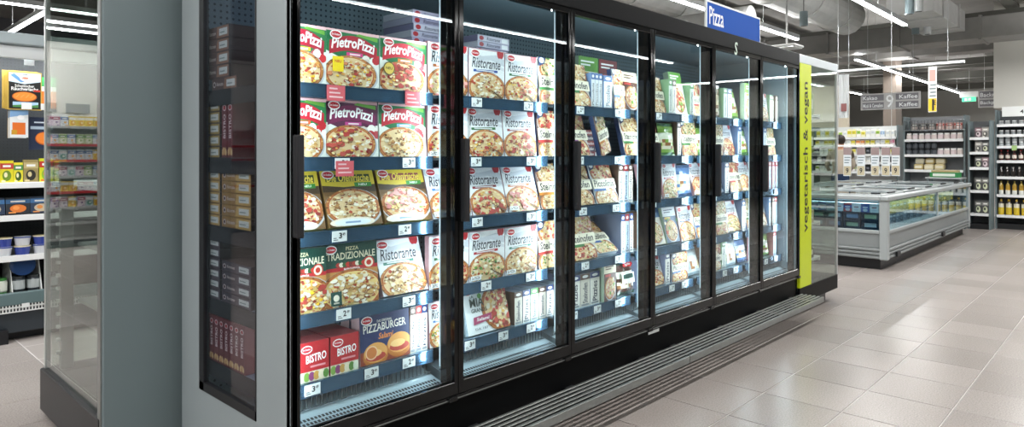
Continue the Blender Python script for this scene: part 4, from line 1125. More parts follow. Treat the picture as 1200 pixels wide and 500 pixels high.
jar = MB(); jar.lathe([(.04, 0), (.045, .01), (.045, .075), (.038, .085), (.042, .086), (.042, .105)], ['#4a5258', '#b9c0c0', '#4a5258', '#3a4045', '#30363a'], n=12); jm = jar.data('jar_mesh', FILM)
jar2 = MB(); jar2.lathe([(.04, 0), (.045, .01), (.045, .075), (.038, .085), (.042, .086), (.042, .105)], ['#c9d2c4', '#e2e6da', '#c9d2c4', '#4f9a4a', '#3f8a3e'], n=12); jm2 = jar2.data('jar_mesh', FILM)
for px in (-41, -23, -5, 16, 34, 55):
    for lv in range(2):
        gr = px < 10
        o = put('fish_jar', jm2 if gr else jm, None, (at(px + 5, Y=WC + .11).x, WC + .11, bk_z - .009 + lv * .1055))
        tag(o, f'{"pale jar with green lid" if gr else "dark jar with grey label"} in the bin, {["lower", "upper"][lv]} of two', 'jar', 'jars in the cooler bin')
k = MB(); k.lathe([(.075, 0), (.082, .012), (.082, .03), (.06, .033)], ['#8fa6c0', '#2f4a80', '#24406f'], n=18)
o = k.build('round_tin', FILM, None, (at(25, Y=WC + .12).x, WC + .10, at(25, 322, Y=WC + .1).z + .04), (math.radians(78), 0, 0)); tag(o, 'round blue tin tilted on edge above the dark jars', 'tin')
o.location.z = bk_z - .009 + .211 + .082

# coloured shelf left of the cooler: seen mirrored in the left end case
rs = empty('wall_shelf', (0, 0, 0)); tag(rs, 'white wall shelf with red price rails, mirrored in the left end case', 'shelf')
bx('back', (-3.4, 12.06, .1), (1.3, 12.10, 2.0), M_WHITE, rs, ch=0); bx('plinth', (-3.4, 11.7, 0), (1.3, 12.06, .12), M_GREY2, rs)
rz_ = [.14, .37, .60, .83, 1.06, 1.30, 1.535, 1.80]
for j, z in enumerate(rz_):
    sh = bx('shelf', (-3.4, 11.66, z - .02), (1.3, 12.06, z), M_WHITE, rs)
    bx('price_rail', (-3.4, 11.645, z - .035), (1.3, 11.66, z + .004), M_RED if j in (3, 5, 6) else M_ALU2, sh, ch=0)
for q in range(5): bx('sign_plate', (-2.2 + q * .44, 12.03, 2.02), (-1.88 + q * .44, 12.05, 2.16), mat('grey_plate', '#8c8f90', .5), rs, ch=0)
RR = random.Random(77)
CC = [['#d7dde2', '#4a74b0', '#c9d2d8', '#e8a83a'], ['#e8c83a', '#f0efe6', '#d89a2c', '#f6e9b0'], ['#b9cfd4', '#e9edec', '#5f9a8a', '#dfe8e2'], ['#c9d7a8', '#5f9a4a', '#e9e9dc', '#8fb05a'], ['#d9c9d4', '#b0456a', '#e9e2e6', '#7a5a8a']]
cps = [simple_pack('aislepack%d' % i, .10, .15, .08, c) for i, c in enumerate(CC)]
CNAME = ['white and blue', 'yellow', 'pale teal', 'pale green', 'lilac']
for j, z in enumerate(rz_):
    x = -1.6
    while x < -.4 and j > 1:
        q = RR.randrange(5); o = place('household_pack', cps[q], x, 11.69, z)
        tag(o, f'{CNAME[q]} pack, {ORD[j]} level of the red-railed shelf', 'package', 'packs on the red-railed shelf')
        x += .108 + RR.choice((0, 0, .01))

# ------------------------------------------------------------------ chest freezer island
CX0, CX1, CY0, CY1 = 8.82, 13.9, 2.235, 4.15
ch_ = empty('chest_freezer', (0, 0, 0)); tag(ch_, 'low grey glass-sided chest freezer island standing on the tiles', 'freezer')
M_CH = mat('chest_grey_panel', '#868b8c', .4, noise=.05, nscale=2); M_CHL = mat('chest_light_trim', '#9fa5a6', .35)
bx('toe_kick', (CX0 + .10, CY0 + .10, 0), (CX1 - .05, CY1 - .1, .14), M_BLACKP, ch_)
bx('side_panel', (CX0 + .03, CY0 + .03, .26), (CX1, CY1 - .03, .44), M_CH, ch_, ch=.004)
bx('upper_ledge', (CX0 + .01, CY0 + .01, .43), (CX1, CY1 - .01, .475), M_CHL, ch_, ch=.008)
for q in range(3): bx('bumper_ridge', (CX0 + .012 - .004 * q, CY0 + .012 - .004 * q, .13 + q * .045), (CX1, CY1, .168 + q * .045), M_CH, ch_, ch=.012)
for x, y in ((CX0, CY0), (CX0, CY1 - .09), (CX1 - .09, CY0), (CX1 - .09, CY1 - .09)): bx('corner_post', (x - .004, y - .004, .125), (x + .09, y + .09, .83), M_CHL, ch_, ch=.012)
for x in (at(1100, Y=CY0).x,): bx('mid_post', (x, CY0 + .01, .475), (x + .05, CY0 + .05, .83), M_CHL, ch_)
xm = at(1100, Y=CY0).x
bx('side_pane', (CX0 + .09, CY0 + .02, .475), (xm, CY0 + .028, .83), M_CHESTGL, ch_, ch=0); bx('side_pane', (xm + .05, CY0 + .02, .475), (CX1 - .09, CY0 + .028, .83), M_CHESTGL, ch_, ch=0)
bx('end_pane', (CX0 + .02, CY0 + .09, .475), (CX0 + .028, CY1 - .09, .83), M_CHESTGL, ch_, ch=0)
bx('back_pane', (CX0 + .09, CY1 - .028, .475), (CX1 - .09, CY1 - .02, .83), M_CHESTGL, ch_, ch=0)
k = MB()
for a, b in (((CX0 - .02, CY0 - .02, .83), (CX1 + .02, CY0 + .08, .885)), ((CX0 - .02, CY1 - .08, .83), (CX1 + .02, CY1 + .02, .885)), ((CX0 - .02, CY0 + .08, .83), (CX0 + .08, CY1 - .08, .885)), ((CX1 - .08, CY0 + .08, .83), (CX1 + .02, CY1 - .08, .885))): k.box(a, b, ch=.01)
k.build('top_rail', M_CHL, ch_)
bx('centre_rail', (CX0 + .08, 3.15, .83), (CX1 - .08, 3.24, .89), M_CHL, ch_, ch=.006)
n = 5; lw = (CX1 - CX0 - .16) / n
for i in range(n):
    for (ya, yb) in ((CY0 + .08, 3.15), (3.24, CY1 - .08)):
        a = CX0 + .08 + i * lw; k = MB(); z0 = .878 + .012 * (i % 2)
        for p, q in (((a, ya, z0), (a + .045, yb, z0 + .02)), ((a + lw - .05, ya, z0), (a + lw - .005, yb, z0 + .02)), ((a + .045, ya, z0), (a + lw - .05, ya + .05, z0 + .02)), ((a + .045, yb - .05, z0), (a + lw - .05, yb, z0 + .02))): k.box(p, q, ch=.003)
        l = k.build('lid', M_CHL, ch_); bx('lid_pane', (a + .045, ya + .05, z0 + .006), (a + lw - .05, yb - .05, z0 + .012), M_CHESTGL, l, ch=0)
        bx('lid_handle', (a + lw * .35, ya + .012, z0 + .02), (a + lw * .65, ya + .035, z0 + .04), M_BLACKP, l)
for px, py in ((1052, 297), (1105, 274)):
    p = at(px, py, Y=CY0); bx('bumper_clip', (p.x - .07, CY0 - .02, p.z - .03), (p.x + .07, CY0 + .004, p.z + .03), M_BLACKP, ch_)
bx('inner_light', (CX0 + .1, CY0 + .07, .815), (CX1 - .1, CY0 + .078, .828), M_LED, ch_, ch=0)
bx('inner_light', (CX0 + .07, CY0 + .12, .815), (CX0 + .078, CY1 - .12, .828), M_LED, ch_, ch=0)
ld = bpy.data.lights.new('chest_light', 'AREA'); ld.shape = 'RECTANGLE'; ld.size = 4.6; ld.size_y = .04; ld.energy = 10; ld.color = (.88, .95, 1)
lo = bpy.data.objects.new('chest_light', ld); COL.objects.link(lo); lo.parent = ch_; lo.location = ((CX0 + CX1) / 2, CY0 + .13, .81); lo.rotation_euler = (math.radians(25), 0, 0)
ld = bpy.data.lights.new('chest_light', 'AREA'); ld.shape = 'RECTANGLE'; ld.size = .04; ld.size_y = 1.6; ld.energy = 7; ld.color = (.85, .94, 1)
lo = bpy.data.objects.new('chest_light', ld); COL.objects.link(lo); lo.parent = ch_; lo.location = (CX0 + .13, (CY0 + CY1) / 2, .81); lo.rotation_euler = (0, math.radians(-25), 0)
# crates and packs inside the chest
for i in range(6):
    y = CY0 + .11 + i * .205
    for lv in range(2):
        k = MB(); z = lv * .0
        c = empty('blue_crate', (CX0 + .05, y, .4755 + lv * .102)); tag(c, f'navy crate in the chest freezer, {["lower", "upper"][lv]} row, {ORD[i]} from the corner post', 'crate', 'blue crates in the chest freezer')
        k.box((0, 0, 0), (.20, .19, .012)); k.box((0, 0, .012), (.010, .19, .028)); k.box((0, 0, .078), (.010, .19, .098)); k.box((0, 0, .028), (.010, .022, .078)); k.box((0, .168, .028), (.010, .19, .078)); k.box((.19, 0, .012), (.2, .19, .098)); k.box((.01, 0, .012), (.19, .008, .098)); k.box((.01, .182, .012), (.19, .19, .098))
        k.build('crate_body', mat('navy_crate', '#1c2a3e', .4), c)
        k = MB(); k.box((.02, .02, .0125), (.17, .165, .085), ['#c9d6e0', '#a8c0a0', '#7f9ac0'][(i + lv) % 3], ch=.006); k.build('crate_filling', CARD, c)
for i in range(12):
    y = CY0 + .11 + i * .10
    cc = ['#d8dde6', '#3f5aa0', '#e6e8ea', '#b53a3c', '#cdd6e4'][i % 5]
    def dr(p, cc=cc, i=i):
        p.rect(0, 0, 1, 1, cc); p.rect(0, .4, 1, .75, '#3d58a6' if i % 2 else '#e9edf2'); p.ell(.5, .25, .3, .18, '#c9d2dc', 10); p.rect(.2, .5, .8, .62, '#f4f4f4' if i % 2 else '#7a2f40')
    o = place('ice_cream_box', carton(('icebox', i % 5, i % 2), .092, .105, .10, dr, side='#d4dbe6', top='#e2e7ee'), CX0 + .055, y + .093, .4755 + .204, rz=-90)
    tag(o, f'{["pale blue", "dark blue", "white", "red", "ice blue"][i % 5]} ice cream box on the navy crates', 'package', 'boxes on the crates in the chest freezer')
yb = [simple_pack('chestbox%d' % i, .17, .13, .12, c) for i, c in enumerate([['#d9c65a', '#e8dca0', '#b59a2c', '#f0e8c0'], ['#cfc08a', '#8a9a5a', '#d8b84a', '#e8e0c0'], ['#54606c', '#8a98a4', '#3c4854', '#b8c4cc'], ['#8a98a8', '#c2ccd6', '#6a7888', '#d8dfe6']])]
x = CX0 + .30; i = 0
while x < CX1 - .3:
    if not (xm - .2 < x < xm + .07):
        for lv in range(2):
            q = (i % 2) if lv else 2 + (i % 2)
            o = place('frozen_box', yb[q], x, CY0 + .20 + .0 * lv, .4755 + lv * .131); tag(o, f'{["yellow", "beige", "slate grey", "pale grey"][q]} frozen food box, {["lower", "upper"][lv]} layer in the chest freezer', 'package', 'boxes along the long pane of the chest freezer')
    x += .18; i += 1
# ------------------------------------------------------------------ hanging price tags over the chest
tr_ = empty('tag_rail', (0, 0, 0)); RX = 9.6
ra, rb = at(975, 170, X=RX), at(1047, 170, X=RX); rz0 = ra.z
k = MB(); k.box((RX - .015, rb.y, rz0 - .02), (RX + .015, ra.y + .5, rz0), ch=.003); k.build('rail', M_WHITE, tr_)
for y in (rb.y + .02, ra.y - .08):
    k = MB(); k.tube((RX, y, rz0), (RX, y, 4.3), .003, n=5); k.build('hanger_wire', M_ALU2, tr_)
tag(tr_, 'thin white rail hung over the chest freezer carrying price tags', 'rail')
M_TAGP = mat('dusty_rose_print', '#8a7674', .6)
for i, px in enumerate((994, 1010, 1026.5, 1039, 1050.5)):
    p = at(px, 190, X=RX); t = empty('hanging_tag', (RX - .03, p.y, 0)); z0 = at(px, 172.5, X=RX).z; z1 = at(px, 206, X=RX).z; hw = .048
    bx('card', (-.002, -hw, z1), (.002, hw, z0 + .003), mat('tag_card', '#cfd3d6', .5), t, ch=0)
    bx('rose_field', (-.004, -hw, z0 - .10), (-.002, hw, z0), M_TAGP, t, ch=0); bx('sand_field', (-.004, -hw * .9, z1 + .01), (-.002, hw * .9, z1 + .13), mat('sand_print', '#b3a68a', .6), t, ch=0)
    [bx('text_line', (-.0045, -hw * (.8 - .2 * q), z0 - .14 - q * .035), (-.002, hw * .75, z0 - .128 - q * .035), M_GREY2, t, ch=0) for q in range(3)]
    text_obj('figure', '9', .035, .07, M_INK, t, (-.0045, .018, z1 + .035), (0, -1, 0), (0, 0, 1), .02)
    k = MB(); k.tube((.028, 0, z0), (.028, 0, rz0 - .02), .002, n=5); k.build('clip', M_WIRE, t)
    tag(t, f'grey price tag with rose top hanging over the chest freezer, {ORD[i]} from the lime case', 'tag', 'hanging price tags')
# ------------------------------------------------------------------ banners on a cross rail
BX_ = 11.0
a, b = at(960, 84, X=BX_), at(1131, 72, X=BX_)
br = empty('banner_rail', (0, 0, 0)); k = MB(); zr = (at(985, 83, X=BX_).z + b.z) / 2
k.box((BX_ - .02, b.y, zr - .02), (BX_ + .02, a.y - .12, zr + .02), ch=.004); k.build('rail', M_ALU2, br)
for y in (b.y + .2, 3.32):
    k = MB(); k.tube((BX_, y, zr + .02), (BX_, y, 4.3), .003, n=5); k.build('hanger_wire', M_ALU2, br)
tag(br, 'pale cross rail under the ceiling carrying two banners', 'rail')
p0, p1 = at(983, 84, X=BX_), at(995, 138, X=BX_)
def wavy(y0, y1, z0, z1, amp, x):
    k = MB(); n = 8
    for sgn, off in ((1, 0), (-1, .004)):
        for i in range(n):
            for j in range(4):
                def P(i, j): return (x + off + amp * math.sin(i * 1.7 + j * .4), y0 + (y1 - y0) * i / n, z0 + (z1 - z0) * j / 4)
                f = [P(i, j), P(i + 1, j), P(i + 1, j + 1), P(i, j + 1)]; k.face(f if sgn > 0 else f[::-1])
    return k
t = empty('hanging_banner', (0, 0, 0)); wavy(p1.y, p0.y, p1.z, zr - .06, .015, BX_ - .01).build('sheet', mat('milky_film', '#b9bcbc', .3, bump=.3, nscale=8), t)
k = MB(); k.tube((BX_, (p0.y + p1.y) / 2, zr - .06), (BX_, (p0.y + p1.y) / 2, zr - .02), .004, n=5); k.build('hook', M_WIRE, t)
k = MB(); k.box((BX_ - .034, (p0.y + p1.y) / 2 - .05, p1.z + .10), (BX_ - .031, (p0.y + p1.y) / 2 + .03, p1.z + .22), '#7a4a48'); k.build('print', CARD, t)
tag(t, 'milky wrapped banner hanging beside the glass end case', 'banner')
p0, p1 = at(1088, 80, X=BX_), at(1098, 131, X=BX_)
t = empty('hanging_banner', (0, 0, 0)); bx('sheet', (BX_ - .004, p1.y, p1.z), (BX_ + .004, p0.y, zr - .04), mat('banner_white', '#dcdcd8', .5), t, ch=0)
yy0, yy1 = p1.y, p0.y; wy = yy1 - yy0; hz_ = zr - .04 - p1.z
bx('yellow_field', (BX_ - .0065, yy0 + .004, p1.z + .01), (BX_ - .004, yy1 - .004, p1.z + hz_ * .30), mat('price_yellow', '#d9b51f', .5), t, ch=0)
text_obj('figure', '1', wy * .25, hz_ * .25, M_INK, t, (BX_ - .007, yy0 + wy * .55, p1.z + .02), (0, -1, 0), (0, 0, 1), .03)
text_obj('figure', 'E', wy * .25, hz_ * .10, M_INK, t, (BX_ - .007, yy0 + wy * .35, p1.z + .10), (0, -1, 0), (0, 0, 1), .03)
bx('picture', (BX_ - .0065, yy0 + wy * .15, p1.z + hz_ * .68), (BX_ - .004, yy0 + wy * .85, p1.z + hz_ * .93), mat('rose_picture', '#c79a90', .5), t, ch=0)
k = MB()
for q in range(4): k.box((BX_ - .006, yy0 + wy * .1, p1.z + hz_ * (.34 + q * .08)), (BX_ - .004, yy0 + wy * (.85 - .1 * (q % 2)), p1.z + hz_ * (.37 + q * .08)))
k.build('text_lines', M_GREY2, t)
k = MB(); k.tube((BX_, (yy0 + yy1) / 2, zr - .04), (BX_, (yy0 + yy1) / 2, zr - .02), .004, n=5); k.build('hook', M_WIRE, t)
tag(t, 'narrow white banner with yellow price field hanging from the cross rail', 'banner')
# ------------------------------------------------------------------ aisle signs
def aisle_sign(px0, px1, py0, py1, X, left, right, num, label, cut=None):
    a, b = at(px0, py0, X=X), at(px1, py1, X=X); t = empty('aisle_sign', (0, 0, 0)); W = a.y - b.y; H = a.z - b.z; z0 = b.z
    def yy(u): return a.y - u * W
    bx('board', (X - .012, b.y, z0), (X + .012, a.y, z0 + H), mat('sign_grey_light', '#b5b3b1', .5), t, ch=.003)
    dk = mat('sign_grey_dark', '#77757a', .5)
    for side, (u0, u1) in ((left, (.03, .40)), (right, (.60, .97))):
        if not side: continue
        for r_, tx in enumerate(side):
            zz = z0 + H * (.55 if r_ == 0 else .08); bx('text_field', (X - .015, yy(u1), zz), (X - .012, yy(u0), zz + H * .37), dk, t, ch=0)
            text_obj('lettering', tx, min(W * .34, len(tx) * H * .16), H * .24, M_TAG, t, (X - .0165, yy(u0 + .015 if side is left else u1 - .015 - min(.34, len(tx) * H * .16 / W)), zz + H * .06), (0, -1, 0), (0, 0, 1), .01)
    if num: text_obj('number', num, H * .40, H * .78, M_TAG, t, (X - .0165, yy(.5) + H * .2, z0 + H * .11), (0, -1, 0), (0, 0, 1), .01)
    for u in (.12, .66 if num is None else .88):
        k = MB(); k.tube((X, yy(u), z0 + H), (X, yy(u), 4.3), .003, n=5); k.build('hanger_wire', M_ALU2, t)
    tag(t, label, 'sign', 'hanging aisle signs')
aisle_sign(1009, 1079, 110.5, 126.5, 13.2, ('Kakao', 'Müsli & Cerealien'), ('Kaffee', 'Kaffee'), '9', 'grey aisle sign with white number nine hanging on wires')
aisle_sign(1146.5, 1210, 106, 124, 17.7, ('Backmi', 'Backpul'), None, None, 'grey aisle sign half hidden behind the cream wall')
p = at(1136, 113, X=22); t = empty('exit_sign', (0, 0, 0))
bx('housing', (21.98, p.y - .22, p.z - .02), (22.02, p.y + .22, p.z + .14), M_WHITE, t); bx('lit_panel', (21.96, p.y - .16, p.z - .14), (21.98, p.y + .16, p.z - .02), mat('exit_green', '#2fae7a', .4, emit='#4fc79a', estr=1.2), t, ch=0)
k = MB(); k.box((21.955, p.y - .05, p.z - .12), (21.96, p.y + .02, p.z - .04)); k.box((21.955, p.y + .04, p.z - .12), (21.96, p.y + .1, p.z - .04)); k.build('pictogram', M_TAG, t)
k = MB(); k.tube((22, p.y, p.z + .14), (22, p.y, 4.3), .004, n=5); k.build('hanger_wire', M_ALU2, t)
tag(t, 'small green emergency exit sign near the distant ceiling', 'sign')

# ------------------------------------------------------------------ shelving at the far end
def far_shelf(name, X, ya, yb, zs, depth, label, mb=M_GREY2, ms=M_ALU2, top=None):
    t = empty(name, (0, 0, 0)); lo, hi = min(ya, yb), max(ya, yb)
    bx('back', (X + depth, lo, 0), (X + depth + .03, hi, (top or max(zs) + .3)), mb, t, ch=0)
    for y in (lo, hi - .03): bx('upright', (X + .04, y, 0), (X + depth, y + .03, (top or max(zs) + .3)), M_GREY2, t)
    for z in zs:
        sh = bx('shelf', (X + .01, lo + .03, z - .03), (X + depth, hi - .03, z), ms, t); bx('price_rail', (X - .005, lo + .03, z - .045), (X + .01, hi - .03, z + .005), M_TAG, sh, ch=0)
    bx('plinth', (X + .06, lo + .03, 0), (X + depth, hi - .03, .10), M_BLACKP, t)
    return tag(t, label, 'shelf')
RB = random.Random(9)
MX = 16.0
y_l, y_r = at(983, X=MX).y + .6, at(1052, X=MX).y
mz = [at(1020, 201, X=MX).z, at(1020, 190, X=MX).z, at(1020, 180.5, X=MX).z, at(1020, 170, X=MX).z, at(1020, 160.5, X=MX).z]
far_shelf('grocery_shelf', MX, y_l, y_r, mz, .5, 'shelf of white and yellow cartons behind the hanging price tags', mat('pale_back', '#c9cccb', .6), top=2.0)
MC = [['#eef0ea', '#dfe4e2', '#c9d2d6'], ['#f0edc8', '#e3d63a', '#c9c23a'], ['#f4f2ee', '#b9d06a', '#7fae3a'], ['#e9eef2', '#6fa0d0', '#d8e4ee'], ['#f0dfe2', '#c9407a', '#e6b0c0'], ['#f2e2d0', '#d9762c', '#e8a860'], ['#2c3036', '#4a5058', '#8a9096']]
MN = ['white', 'yellow', 'white and green', 'white and blue', 'pink', 'orange', 'black']
cm = []
for c in MC:
    k = MB(); k.box((0, 0, 0), (.09, .088, .118), c[0], ch=.004); k.box((-.0015, .006, .05), (0, .082, .10), c[1]); k.box((-.002, .02, .06), (-.0015, .068, .085), c[2]); k.box((.02, .03, .118), (.06, .06, .124), c[1]); cm.append(k.data('carton_mesh', CARD))
for j, z in enumerate(mz):
    y = y_r + .06; i = 0
    while y < y_l - .15:
        u = (y - y_r) / (y_l - y_r)
        q = RB.choice([[0, 6, 2], [0, 0, 6], [0, 1, 0, 6], [5, 4, 4, 1, 1, 0, 0] if u < .45 else [0, 1, 0], [3, 3, 0, 1, 2] if u < .3 else [0, 1, 2, 1]][j]) 
        o = put('drink_carton', cm[q], None, (MX + .03, y, z + .0005)); 
        if j == 4: o.scale = (1, 1, RB.choice((1.15, 1.35, 1.45)))
        tag(o, f'{MN[q]} drink carton, {["lowest", "second", "third", "fourth", "top"][j]} shelf behind the price tags', 'carton', 'drink cartons on the far shelf')
        y += RB.choice((.094, .094, .1)); i += 1
# bakery rack
BXX = 15.0
b_l, b_r = at(1058, X=BXX).y, at(1131, X=BXX).y
bzs = [at(1095, 199, X=BXX).z, at(1095, 181, X=BXX).z, at(1095, 163, X=BXX).z]
far_shelf('bakery_rack', BXX, b_l, b_r, bzs + [.5], .45, 'metal rack with rows of small white jars and packed bread', mat('dark_rack_back', '#85878a', .6), top=2.12)
bh = at(1095, 141, X=BXX).z
jm3 = []
for c in (('#e9e4dc', '#dfd2ce', '#f4f3f0'), ('#e6dede', '#e2d2d4', '#f4f4f2'), ('#33373c', '#53585e', '#2a2d31')):
    k = MB(); k.lathe([(.045, 0), (.05, .01), (.05, .085), (.04, .095), (.044, .096), (.044, .12)], [c[0], c[1], c[0], c[2], c[2]], n=10); jm3.append(k.data('jar_mesh', FILM))
for j in (1, 2):
    y = b_r + .09; i = 0
    while y < b_l - .06:
        dark = (j == 1 and y > (b_l + b_r) / 2 - .05)
        o = put('small_jar', jm3[2 if dark else i % 2], None, (BXX + .08, y, bzs[j] + .0005)); tag(o, f'small {"dark" if dark else "white"} jar on the {["", "lower", "upper"][j]} rack shelf', 'jar', 'jars on the metal rack')
        if j == 1 and dark:
            o = put('small_jar', jm3[2], None, (BXX + .08, y, bzs[j] + .122)); tag(o, 'dark jar stacked on another, metal rack', 'jar', 'jars on the metal rack')
        y += .106; i += 1
k = MB()
for q in range(18): k.tube((BXX + .02, b_r + .03 + (b_l - b_r - .06) * q / 17, bzs[2] + .17), (BXX + .02, b_r + .03 + (b_l - b_r - .06) * q / 17, bh), .005, n=5)
for z in (bzs[2] + .17, bh): k.box((BXX + .014, b_r, z), (BXX + .026, b_l, z + .012))
o = k.build('basket_front', M_WIRE, bpy.data.objects['bakery_rack'])
bx('basket_floor', (BXX + .014, b_r + .03, bzs[2] + .165), (BXX + .44, b_l - .03, bzs[2] + .172), M_WIRE, bpy.data.objects['bakery_rack'], ch=0)
rolls = [simple_pack('rollpack%d' % i, .13, .14, .2, c) for i, c in enumerate([['#8a8480', '#3a3c40', '#b5a8a0', '#d8d0c8'], ['#c9a8a0', '#b54a44', '#e0c8c0', '#f0e4e0']])]
y = b_r + .18; i = 0
while y < b_l - .02:
    q = 1 if y < (b_l + b_r) / 2 else 0
    o = place('bread_pack', rolls[q], BXX + .05, y, bzs[2] + .173, rz=-90); tag(o, f'{["grey", "rose red"][q]} bread pack in the rack\'s wire basket', 'package', 'bread packs in the wire basket'); y += .145; i += 1
bl = []
for c in ('#e3d3a0', '#e9dcb4', '#d8c288', '#e6e2d2'):
    k = MB(); k.box((0, 0, 0), (.2, .16, .11), c, ch=.02); k.box((-.0015, .02, .03), (0, .14, .08), '#f2ead0'); bl.append(k.data('loaf_mesh', FILM))
y = b_r + .35; i = 0
while y < b_l + .0 - .18:
    for lv in range(2):
        o = put('wrapped_loaf', bl[(i + lv) % 4], None, (BXX + .06 + .1 * lv, y, bzs[0] + .0005 + .111 * lv)); tag(o, f'pale yellow wrapped loaf, {["lower", "upper"][lv]} layer on the rack', 'bread', 'wrapped loaves on the metal rack')
    y += .175; i += 1
k = MB(); k.box((0, 0, 0), (.3, .45, .09), '#2f8a4a', ch=.006); k.box((-.002, .05, .02), (0, .4, .07), '#e6eee2'); k.box((.02, .02, .09), (.28, .43, .13), '#b9a678', ch=.004)
gy = at(1128, 198, X=BXX - .6).y
pt = empty('promo_table', (BXX - .62, gy, 0)); bx('table_top', (0, 0, .93), (.42, .58, .955), M_ALU2, pt)
for p in ((.02, .02), (.38, .02), (.02, .54), (.38, .54)): bx('leg', (p[0] - .015, p[1] - .015, 0), (p[0] + .015, p[1] + .015, .93), M_GREY2, pt)
bx('shelf', (.02, .02, .5), (.4, .56, .52), M_ALU2, pt)
tag(pt, 'small steel stand between the chest freezer and the metal rack', 'table')
o = k.build('green_box', CARD, None, (BXX - .56, gy + .07, .9555)); tag(o, 'green cardboard box with tan lid on the small steel stand', 'box')
# grey product stand beside the cream wall
GX = 14.9
g_l, g_r = at(1134, X=GX).y, at(1161, X=GX).y
gz = [at(1147, y, X=GX).z for y in (250, 223, 196, 178, 161)]
far_shelf('grocery_shelf', GX, g_l, g_r, gz, .4, 'narrow shelf with grey pouches next to the bottle shelves', mat('mid_back', '#5f6163', .6), top=2.0)
gp = [simple_pack('pouch%d' % i, .10, .24, .08, c) for i, c in enumerate([['#4a4c4c', '#8f8f8a', '#c9cfae', '#2a2c2c'], ['#8a8884', '#b9b4ac', '#5a5a56', '#e0dccf'], ['#6a5a60', '#a88a90', '#d0c0c4', '#3a3034']])]
for j, z in enumerate(gz):
    y = g_r + .135; i = 0
    while y < g_l - .035:
        q = 0 if j < 2 else (i + j) % 3; pk = gp[q]
        o = place('coffee_pouch', pk, GX + .04, y, z, rz=-90); 
        if j >= 2: o.scale = (1, 1, .8)
        tag(o, f'{["dark pouch with pale oval", "grey pouch", "mauve pouch"][q]} on level {ORD[j]} of the narrow shelf', 'package', 'pouches on the narrow shelf'); y += .105; i += 1
# bottle shelves under the cream wall
SX = 15.25; s_l, s_r = 2.07, -1.2
sz = [at(1180, y, X=SX).z for y in (252, 228, 207, 188, 171, 157.5, 145.5)]
far_shelf('bottle_shelf', SX, s_l, s_r, sz, .42, 'grey shelf of sauce and oil bottles under the cream wall', mat('grey_back', '#55575a', .6), M_GREY2, top=2.2)
bx('canopy_board', (SX - .06, s_r, 2.07), (SX - .02, at(1175, X=SX).y, 2.25), M_WHITE, bpy.data.objects['bottle_shelf'])
text_obj('lettering', '41', .09, .07, M_INK, bpy.data.objects['bottle_shelf'], (SX - .062, at(1196, X=SX).y, 2.12), (0, -1, 0), (0, 0, 1), .01)
bx('green_tag', (SX - .02, at(1192, X=SX).y, sz[4] - .08), (SX - .014, at(1186, X=SX).y, sz[4] + .01), mat('green_card', '#9fc07a', .5), bpy.data.objects['bottle_shelf'], ch=0)
def bott(key, prof, cols, n=12):
    k = MB(); k.lathe(prof, cols, n); return k.data('bottle_mesh', FILM)
BT = [
    ('big golden oil bottle', bott('a', [(.04, 0), (.047, .01), (.047, .13), (.045, .14), (.045, .21), (.02, .25), (.016, .29), (.018, .29), (.018, .31)], ['#c9a62c', '#d9bd3a', '#d9bd3a', '#e6e3d2', '#4a4038', '#c9a62c', '#333', '#222'])),
    ('golden bottle with white foot', bott('b', [(.034, 0), (.038, .008), (.038, .08), (.036, .09), (.034, .17), (.014, .21), (.013, .25), (.016, .25), (.016, .27)], ['#dfe2dc', '#e6e8e2', '#c9a844', '#b8933a', '#b59a3f', '#8a7a3a', '#222', '#222'])),
    ('dark sauce bottle with white collar', bott('c', [(.032, 0), (.036, .008), (.036, .10), (.014, .15), (.012, .18), (.015, .18), (.015, .20)], ['#25211f', '#2a2624', '#3a3330', '#d8d6d0', '#222', '#1c1c1c'])),
    ('red-capped bottle with cream label', bott('d', [(.034, 0), (.036, .008), (.036, .04), (.037, .041), (.037, .10), (.015, .14), (.014, .17), (.017, .17), (.017, .195)], ['#4a2420', '#4a2420', '#e3d8cc', '#e3d8cc', '#5a2a24', '#3a1c1a', '#8a2a2c', '#8a2a2c'])),
    ('squat grey jar with pale lid', bott('e', [(.036, 0), (.04, .008), (.04, .07), (.034, .085), (.037, .086), (.037, .11)], ['#4a4d50', '#a9aeb0', '#4a4d50', '#dcdedc', '#e3e5e4'])),
    ('tiny jar with white lid', bott('f', [(.032, 0), (.036, .006), (.036, .05), (.03, .06), (.034, .061), (.034, .08)], ['#6a6d70', '#8f9496', '#5f6265', '#e3e5e4', '#e9ebea'])),
    ('low pale jar with white lid', bott('g', [(.036, 0), (.04, .006), (.04, .04), (.034, .05), (.038, .051), (.038, .07)], ['#8f9294', '#b5b9ba', '#8a8d90', '#e9ebea', '#f0f2f1']))]
for j, z in enumerate(sz):
    y = s_l - .09; i = 0
    while y > .95:
        o = put('bottle' if j < 4 else 'spice_jar', BT[j][1], None, (SX + .07, y, z + .0005)); tag(o, f'{BT[j][0]} on the {["lowest", "second", "third", "fourth", "fifth", "sixth", "top"][j]} bottle shelf', 'bottle' if j < 4 else 'jar', f'{["lowest", "second", "third", "fourth", "fifth", "sixth", "top"][j]} row of the bottle shelves')
        if j == 4: 
            o.scale = (1, 1, .76); o = put('spice_jar', BT[j][1], None, (SX + .07, y, z + .0845)); o.scale = (1, 1, .76); tag(o, 'grey jar stacked on another, fifth bottle shelf', 'jar', 'upper jars of the fifth bottle shelf')
        y -= [.115, .10, .09, .098, .10, .09, .10][j]; i += 1

